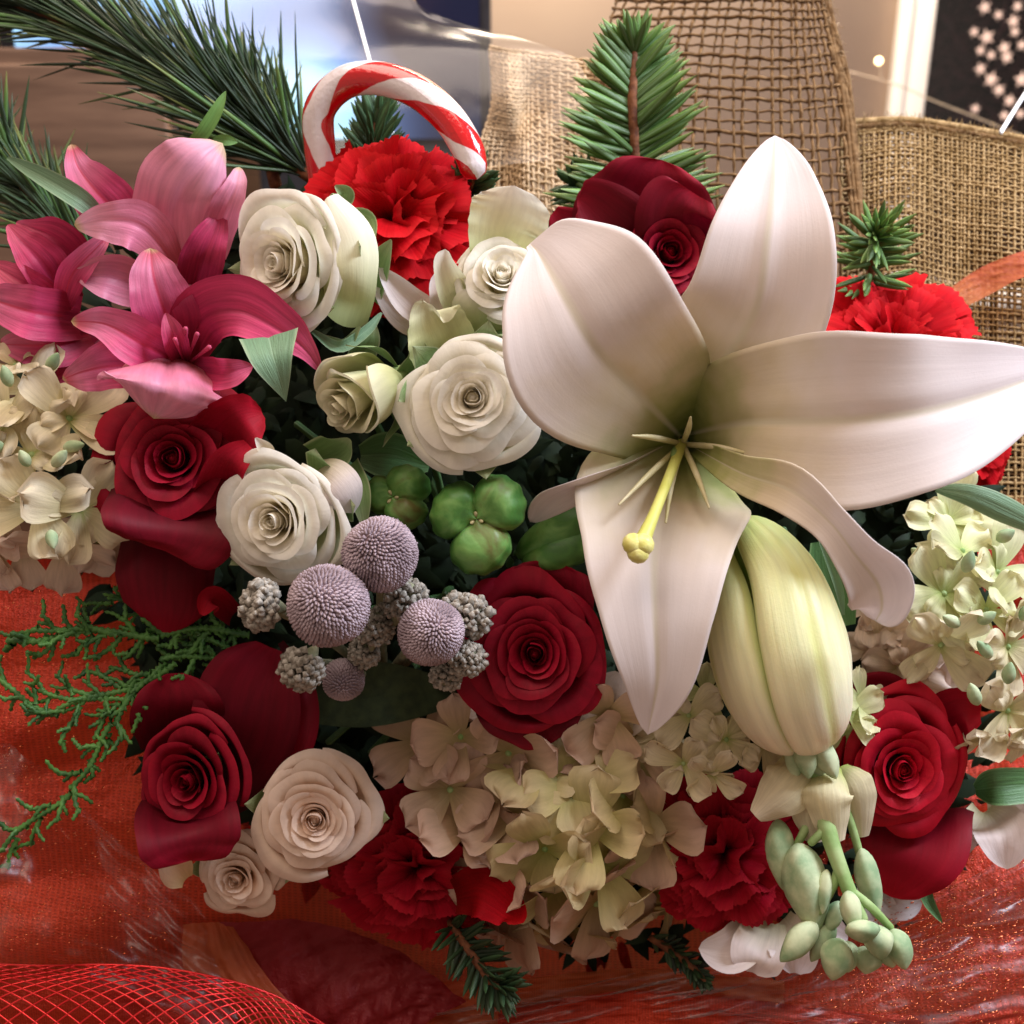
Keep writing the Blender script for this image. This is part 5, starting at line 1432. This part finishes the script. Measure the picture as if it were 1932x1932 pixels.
def ball(parent, x, y, z, rpx, axis, nb=1300):
    c = P(x, y, z); r = rpx * pxs(z)
    o = ellipsoid('berry', c - cdir(*axis) * r * .93, c + cdir(*axis) * r * .93, r * .93, parent, M['berry_base'], n=20, ns=24)
    Fm = frame(cdir(*axis))
    pts_ = unit(fib(nb) + npr.normal(size=(nb, 3)) * .012) @ Fm.T
    b = Batch()
    e0 = r * math.sqrt(4 * pi / nb) * 0.56
    up = unit(cdir(*axis))
    r_full = r
    ph_ = npr.rand(3) * 6
    for p in pts_:
        r = r_full * (1 + .022 * math.sin(3 * p[0] + ph_[0]) * math.sin(4 * p[2] + ph_[1]) + npr.normal() * .008)
        t1 = unit(np.cross(p, up + npr.normal(size=3) * .05)); t2 = np.cross(p, t1)
        k = e0
        base_ = c + p * r * .90
        ring = [base_ + t1 * k, base_ + t2 * k * 1.1, base_ - t1 * k, base_ - t2 * k * 1.1]
        top = c + p * r * (1.03) + t2 * k * .8
        mid_ = [c + p * r * .985 + (q - base_) * .85 for q in ring]
        V = np.array(ring + mid_ + [top + (q - base_) * .4 for q in ring])
        F = np.array([[0, 1, 5, 4], [1, 2, 6, 5], [2, 3, 7, 6], [3, 0, 4, 7], [4, 5, 9, 8], [5, 6, 10, 9], [6, 7, 11, 10], [7, 4, 8, 11], [8, 9, 10, 11]])
        b.add(V, F, np.zeros((12, 2)))
    V = np.vstack(b.V)
    me = mesh_from('scale_bumps', V - root_off(parent), np.vstack(b.F), np.vstack(b.UV), True)
    q = link_mesh('scale_bumps', me, o, M['berry'], stuff=True)


def knob(parent, x0, y0, x1, y1, z, w, seed):
    """woolly cone with scales that open at the tip"""
    r0 = random.Random(seed)
    A_, B_ = P(x0, y0, z - .006), P(x1, y1, z)
    o = ellipsoid('woolly_cone', A_, B_ + (B_ - A_) * .05, w * .8 * pxs(z), parent, M['knob_stem'], n=12, ns=12, prof=lambda s: np.sin(pi * np.clip(s, 0, 1) ** 1.3) ** .5 * (.55 + .45 * s))
    b = Batch()
    T = unit(B_ - A_); Fm = frame(T); Ln = np.linalg.norm(B_ - A_); rw = w * pxs(z)
    for i in range(150):
        s = 0.35 + 0.68 * i / 150; a = i * 2.399
        rr = rw * (.62 + .38 * math.sin(pi * min(1, (s - .2) * 1.1))) * (1 if s < .92 else .45)
        p = A_ + T * Ln * s + (Fm[:, 0] * math.cos(a) + Fm[:, 1] * math.sin(a)) * rr * .8
        d = unit((Fm[:, 0] * math.cos(a) + Fm[:, 1] * math.sin(a)) + T * r0.uniform(.1, .9) + npr.normal(size=3) * .25)
        e = unit(np.cross(d, T)); f_ = np.cross(d, e); k = rw * r0.uniform(.11, .18); h_ = rw * r0.uniform(.22, .42)
        ring = [p + e * k, p + f_ * k, p - e * k, p - f_ * k]
        ring2 = [q + d * h_ + (q - p) * .5 for q in ring]
        ring3 = [p + d * h_ * 1.35 + (q - p) * .3 for q in ring]
        b.add(np.array(ring + ring2 + ring3), np.array([[0, 1, 5, 4], [1, 2, 6, 5], [2, 3, 7, 6], [3, 0, 4, 7], [4, 5, 9, 8], [5, 6, 10, 9], [6, 7, 11, 10], [7, 4, 8, 11], [8, 9, 10, 11]]), np.zeros((12, 2)))
    me = mesh_from('scale', np.vstack(b.V) - root_off(parent), np.vstack(b.F), np.vstack(b.UV), True)
    link_mesh('scale', me, o, M['knob'], stuff=True)


bu = thing('brunia_sprig', 'sprig of grey lilac round berries with woolly knobs in the middle', 'berry sprig', P(720, 1250, -.05))
ball(bu, 717, 1046, .026, 70, (-.3, .5, .8))
ball(bu, 620, 1143, .036, 77, (-.2, .4, .9))
ball(bu, 813, 1193, .026, 62, (.3, .3, .9), 1100)
ball(bu, 648, 1282, -.004, 40, (0, -.4, .9), 600)
for i, a in enumerate([(545, 1150, 468, 1138, .024, 42), (600, 1215, 555, 1285, .020, 38), (800, 1145, 915, 1168, .014, 36), (830, 1240, 905, 1244, .016, 30), (740, 1185, 775, 1105, .012, 36),
                       (700, 1230, 712, 1160, .008, 30), (850, 1250, 838, 1290, .006, 26), (680, 1260, 690, 1220, .0, 26)]):
    knob(bu, *a, seed=i)
for (x, y) in [(717, 1060), (620, 1160), (813, 1200), (500, 1140), (570, 1250), (880, 1180), (648, 1282)]:
    tube('stem', [P(x, y, -.002 if x != 500 else .01), P((x + 720) / 2, (y + 1260) / 2, -.025), P(725, 1290, -.05)], [.0016, .0018, .0022], bu, M['knob_stem'], n=12)

# ------------------------------------------------------------------ single leaves
LG, LF, LB = M['leaf_grey'], M['leaf'], M['leaf_bright']
for lab, pts_, m_, kw in [
    ('triangular grey green leaf folded over beside the rosebud', [(506, 634, .020, 58, 54), (515, 672, .026, 40, 44), (528, 712, .024, 20, 27), (540, 758, .016, 0, 0)], LG, dict(cup=.12, power=1.0)),
    ('long pale green leaf blade crossing the pine at upper left', [(14, 298, -.02, 3, 3), (90, 340, -.012, 20, 16), (150, 375, -.012, 20, 20), (190, 410, -.02, 12, 12)], LG, dict(cup=.3, power=1.6)),
    ('narrow green leaf blade pointing up above the tall pink petal', [(340, 292, -.03, 8, 8), (375, 260, -.022, 13, 13), (405, 215, -.02, 12, 12), (426, 172, -.02, 1, 1)], LB, dict(cup=.4)),
    ('tiny yellow green leaf above the tall pink petal', [(402, 262, -.02, 2, 2), (425, 264, -.018, 10, 10), (448, 268, -.02, 2, 2)], LB, dict(cup=.3)),
    ('long glossy green leaf blade under the right lily petal', [(1765, 922, -.006, 6, 6), (1830, 935, .002, 22, 20), (1900, 965, .002, 26, 24), (1990, 1010, -.004, 10, 10)], LG, dict(cup=-.3)),
    ('dark green leaf at the right edge beside the scarlet rose', [(1840, 1490, -.03, 10, 10), (1880, 1485, -.02, 34, 34), (1960, 1480, -.02, 30, 30)], LF, dict(cup=.2)),
    ('small curved green leaf tip hanging below the scarlet rose', [(1752, 1640, -.03, 10, 10), (1748, 1690, -.024, 12, 12), (1778, 1742, -.022, 0, 0)], LF, dict(cup=.4)),
    ('broad dark leaf in the shade right of the lily bud', [(1560, 1020, -.03, 30, 30), (1570, 1080, -.03, 40, 40), (1600, 1180, -.03, 14, 14)], LF, dict(cup=.3)),
    ('grey green curled leaf between the upper cream rose and the rosebud', [(590, 625, -.004, 4, 4), (640, 655, .0, 12, 10), (690, 625, -.004, 10, 10), (720, 590, -.008, 2, 2)], LG, dict(cup=.5)),
    ('dark olive leaf above the small green pod', [(680, 860, -.03, 20, 20), (740, 860, -.024, 44, 44), (810, 880, -.026, 10, 10)], LF, dict(cup=.3)),
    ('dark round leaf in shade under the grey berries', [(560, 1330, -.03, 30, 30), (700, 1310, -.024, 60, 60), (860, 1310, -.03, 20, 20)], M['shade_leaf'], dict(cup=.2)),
    ('pale green leaf stub above the greenish rosebud', [(670, 700, -.02, 20, 20), (690, 650, -.012, 26, 26), (705, 612, -.012, 6, 6)], M['sepal'], dict(cup=.4)),
    ('thin dark green leaf right of the lily throat over the bud', [(1545, 1010, -.014, 4, 4), (1580, 1100, -.012, 8, 8), (1592, 1160, -.014, 2, 2)], LG, dict(cup=.4)),
]:
    p0 = pts_[0]
    t_ = thing('leaf', lab, 'leaf', P(*p0[:3]))
    spine('blade', pts_, t_, m_, nu=20, nv=11, ridge=.08, **kw)


# ------------------------------------------------------------------ conifer sprigs
def needle_mesh(name, bend=0.05, w=1.0, flat=0.5, seg=5):
    z = np.linspace(0, 1, seg)
    r = np.array([.7, 1, 1, .85, .12]) if seg == 5 else np.ones(seg)
    a = np.linspace(0, 2 * pi, 6, endpoint=False)
    X = np.stack([r[:, None] * np.cos(a)[None, :] * w + 0 * z[:, None], r[:, None] * np.sin(a)[None, :] * flat + 0 * z[:, None], z[:, None] + 0 * a[None, :]], -1)
    return X.reshape(-1, 3), grid_faces(seg, 6, True), z, a


def nmesh(name, mat, bend, flat=.45):
    X, F, z, a = needle_mesh(name, flat=flat)
    X = X.copy()
    uv = np.stack([np.tile(np.abs(a - pi) / pi, 5), np.repeat(z, 6)], -1)
    X[:, 1] += bend * np.repeat(z, 6) ** 2 * 0
    me = mesh_from(name, X, F, uv)
    me.materials.append(mat)
    return me, bend


def place_needle(me, p, d, length, width, parent, face=None, name='needle'):
    d = Vector(d).normalized()
    f = Vector(face if face is not None else BZ)
    x = d.cross(f)
    if x.length < 1e-4:
        x = d.cross(Vector((1, 0, 0)))
    x.normalize(); y = d.cross(x)
    Mx = Matrix(((x[0] * width, y[0] * width, d[0] * length, p[0]), (x[1] * width, y[1] * width, d[1] * length, p[1]), (x[2] * width, y[2] * width, d[2] * length, p[2]), (0, 0, 0, 1)))
    r = root_of(parent).location
    o = bpy.data.objects.new(name, me)
    COL.objects.link(o)
    o.parent = parent
    o.matrix_local = Matrix.Translation(-r) @ Mx
    return o


NM = {}
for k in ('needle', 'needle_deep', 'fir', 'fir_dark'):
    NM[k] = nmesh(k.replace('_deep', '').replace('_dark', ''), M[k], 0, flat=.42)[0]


def sprig(label, stem, n, L0, L1, ang0, ang1, width, mat, seed, name='fir_sprig', cat='fir sprig', group=None, flatness=.45, stem_r=.0018, extra_tip=14, over=None):
    r0 = random.Random(seed)
    A = np.array([P(*p) for p in stem])
    t_ = thing(name, label, cat, A[0], group)
    tube('twig', list(A), [stem_r] * (len(A) - 1) + [stem_r * .6], t_, M['bark'], n=20, ns=8)
    cnt_ = 0
    bt = Batch()
    base_me = NM[mat]
    for i in range(n):
        s = (i + r0.random()) / n
        C = cat_interp(A, np.array([s]))[0]
        C2 = cat_interp(A, np.array([min(1, s + .02)]))[0]; C1 = cat_interp(A, np.array([max(0, s - .02)]))[0]
        T = unit(C2 - C1)
        side = 1 if i % 2 else -1
        S = unit(np.cross(T, BZ)); N = np.cross(S, T)
        a = r0.gauss(0, flatness)
        lat = S * side * math.cos(a) + N * (math.sin(a) + .25 * flatness)
        an = math.radians(ang0 + (ang1 - ang0) * s + r0.uniform(-9, 9))
        d = T * math.cos(an) + lat * math.sin(an)
        Ln = (L0 + (L1 - L0) * s) * r0.uniform(.75, 1.1) * pxs()
        if cnt_ < 290:
            place_needle(base_me, C + lat * stem_r * .5, d, Ln, width * r0.uniform(.8, 1.15) * pxs(), t_)
        cnt_ += 1
    tip = A[-1]; T = unit(A[-1] - A[-2])
    for i in range(extra_tip):
        d = unit(T + cdir(r0.uniform(-1, 1), r0.uniform(-1, 1), r0.uniform(-.2, 1)) * .75)
        place_needle(base_me, tip, d, L1 * r0.uniform(.6, 1.0) * pxs(), width * pxs(), t_)
    return t_


sprig('upright green fir sprig with a brown twig in front of the burlap', [(1200, 430, -.07), (1198, 300, -.062), (1193, 190, -.056), (1197, 100, -.055)], 150, 195, 95, 78, 46, 8.6, 'fir', 1,
      group='fir sprigs', flatness=.28, stem_r=.0024, extra_tip=20)
sprig('small fir tip behind the right red carnation', [(1640, 540, -.07), (1650, 470, -.055), (1652, 445, -.045)], 60, 100, 80, 75, 55, 7, 'fir', 2, group='fir sprigs', flatness=.9, extra_tip=26)
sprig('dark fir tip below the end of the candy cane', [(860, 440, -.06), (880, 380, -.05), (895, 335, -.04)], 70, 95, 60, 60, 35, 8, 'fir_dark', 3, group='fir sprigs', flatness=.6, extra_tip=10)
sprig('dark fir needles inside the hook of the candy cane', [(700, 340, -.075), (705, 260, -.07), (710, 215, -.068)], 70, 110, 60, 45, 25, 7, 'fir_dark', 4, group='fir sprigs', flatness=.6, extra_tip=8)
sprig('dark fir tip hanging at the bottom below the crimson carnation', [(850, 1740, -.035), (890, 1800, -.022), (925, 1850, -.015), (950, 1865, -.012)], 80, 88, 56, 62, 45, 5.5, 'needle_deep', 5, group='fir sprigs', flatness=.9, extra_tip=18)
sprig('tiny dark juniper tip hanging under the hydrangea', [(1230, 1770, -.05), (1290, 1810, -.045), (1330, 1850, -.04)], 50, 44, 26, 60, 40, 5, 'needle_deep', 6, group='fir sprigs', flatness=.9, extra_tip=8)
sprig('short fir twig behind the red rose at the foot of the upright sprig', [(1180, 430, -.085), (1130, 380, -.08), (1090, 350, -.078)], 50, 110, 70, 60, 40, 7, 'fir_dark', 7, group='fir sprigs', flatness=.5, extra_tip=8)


def pine(label, stem, n, Lmin, Lmax, spread, width, seed, mat='needle', bias=(0, 0, 0), deep=0.35):
    r0 = random.Random(seed)
    A = np.array([P(*p) for p in stem])
    t_ = thing('pine_branch', label, 'pine branch', A[0], 'long needled pine')
    tube('twig', list(A), [.003] * len(A), t_, M['bark'], n=16)
    bt = Batch()
    for i in range(n):
        s = r0.random()
        C = cat_interp(A, np.array([s]))[0]
        T = unit(cat_interp(A, np.array([min(1, s + .03)]))[0] - cat_interp(A, np.array([max(0, s - .03)]))[0])
        d = unit(T + unit(npr.normal(size=3)) * spread * r0.uniform(.3, 1.1) + cdir(*bias) * np.linalg.norm(bias) if any(bias) else T + unit(npr.normal(size=3)) * spread * r0.uniform(.3, 1.1))
        Ln = r0.uniform(Lmin, Lmax) * pxs()
        w = width * r0.uniform(.7, 1.2) * pxs()
        if i < 270:
            place_needle(NM['needle'] if r0.random() > deep else NM['needle_deep'], C, d, Ln, w, t_)
        else:
            side = unit(np.cross(d, npr.normal(size=3)))
            k = np.linspace(0, 1, 6)
            X = C + d * (Ln * k)[:, None] + side * (Ln * .06 * k ** 2)[:, None]
            V, F, uv = tube_arrays(X, w * .75 * np.array([.7, 1, 1, 1, .8, .1]), 4); bt.add(V, F, uv)
    if bt.V:
        bt.build('needle_mass', t_, M['needle_deep'], stuff=True)
    return t_


pine('long needled green pine branch filling the top left corner', [(600, 345, -.085), (480, 260, -.085), (330, 150, -.09), (120, 40, -.10), (-80, -40, -.11)], 900, 190, 340, .75, 4.6, 1, bias=(.05, .12, .05))
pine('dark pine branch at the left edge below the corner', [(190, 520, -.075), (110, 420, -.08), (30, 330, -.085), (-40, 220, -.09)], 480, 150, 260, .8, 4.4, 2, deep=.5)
pine('short pine tuft with upright needles beside the blue screen', [(520, 350, -.09), (500, 270, -.09), (470, 190, -.09)], 260, 120, 230, .6, 4.4, 3, deep=.6)


# ------------------------------------------------------------------ juniper sprig, left
jn = thing('juniper_sprig', 'green juniper sprig reaching left over the red organza', 'juniper sprig', P(480, 1200, -.03))


def scaly(x0, y0, x1, y1, z0, z1, w0, w1, r0, depth):
    w0, w1 = (w0 * .9, w1 * .9) if depth > 1 else (w0 * 1.12, w1 * 1.0)
    A_, B_ = P(x0, y0, z0), P(x1, y1, z1)
    Ln = np.linalg.norm(B_ - A_); T = unit(B_ - A_)
    n = max(4, int(Ln / .0021)); s = np.linspace(0, 1, n * 2)
    side = unit(np.cross(T, BZ))
    C3 = A_ + (B_ - A_) * s[:, None] + side * (Ln * .05 * np.sin(s * 5 + x0))[:, None]
    r = (w0 + (w1 - w0) * s) * pxs() * (1 + .30 * np.cos(pi * np.arange(n * 2)))
    r[-1] = 1e-5
    V, F, uv = tube_arrays(C3, r, 6)
    me = mesh_from('scaly_shoot', V - root_off(jn), F, uv)
    link_mesh('scaly_shoot', me, jn, M['juniper'])
    if depth > 0:
        L_px = math.hypot(x1 - x0, y1 - y0)
        k = max(2, int(L_px / 27))
        for i in range(k):
            s_ = (i + .6) / k
            sd = 1 if i % 2 else -1
            a = math.atan2(y1 - y0, x1 - x0) + sd * r0.uniform(.5, .9)
            ll = L_px * r0.uniform(.22, .40) if depth > 1 else r0.uniform(22, 42)
            xs, ys = x0 + (x1 - x0) * s_, y0 + (y1 - y0) * s_
            zz = z0 + (z1 - z0) * s_
            scaly(xs, ys, xs + math.cos(a) * ll, ys + math.sin(a) * ll, zz, zz + r0.uniform(-.003, .006), w0 * .78, w1 * .8, r0, depth - 1)


r0 = random.Random(9)
for a in [(470, 1190, 300, 1195, -.03, -.02, 8, 7), (300, 1195, 110, 1200, -.02, -.012, 8, 6), (110, 1200, 10, 1215, -.012, -.008, 7, 7), (450, 1230, 300, 1250, -.03, -.02, 7, 6), (300, 1250, 215, 1370, -.02, -.012, 7, 6),
          (215, 1370, 130, 1490, -.012, -.008, 7, 6), (130, 1490, 0, 1610, -.008, -.005, 7, 5), (330, 1250, 110, 1350, -.02, -.012, 7, 6), (110, 1350, -20, 1280, -.012, -.012, 6, 6), (400, 1200, 200, 1130, -.03, -.02, 6, 5),
          (240, 1330, 70, 1300, -.016, -.012, 6, 5), (460, 1250, 330, 1150, -.03, -.024, 6, 5), (220, 1200, 60, 1180, -.016, -.008, 7, 6)]:
    scaly(*a, r0, 2 if abs(a[0] - a[2]) + abs(a[1] - a[3]) > 140 else 1)
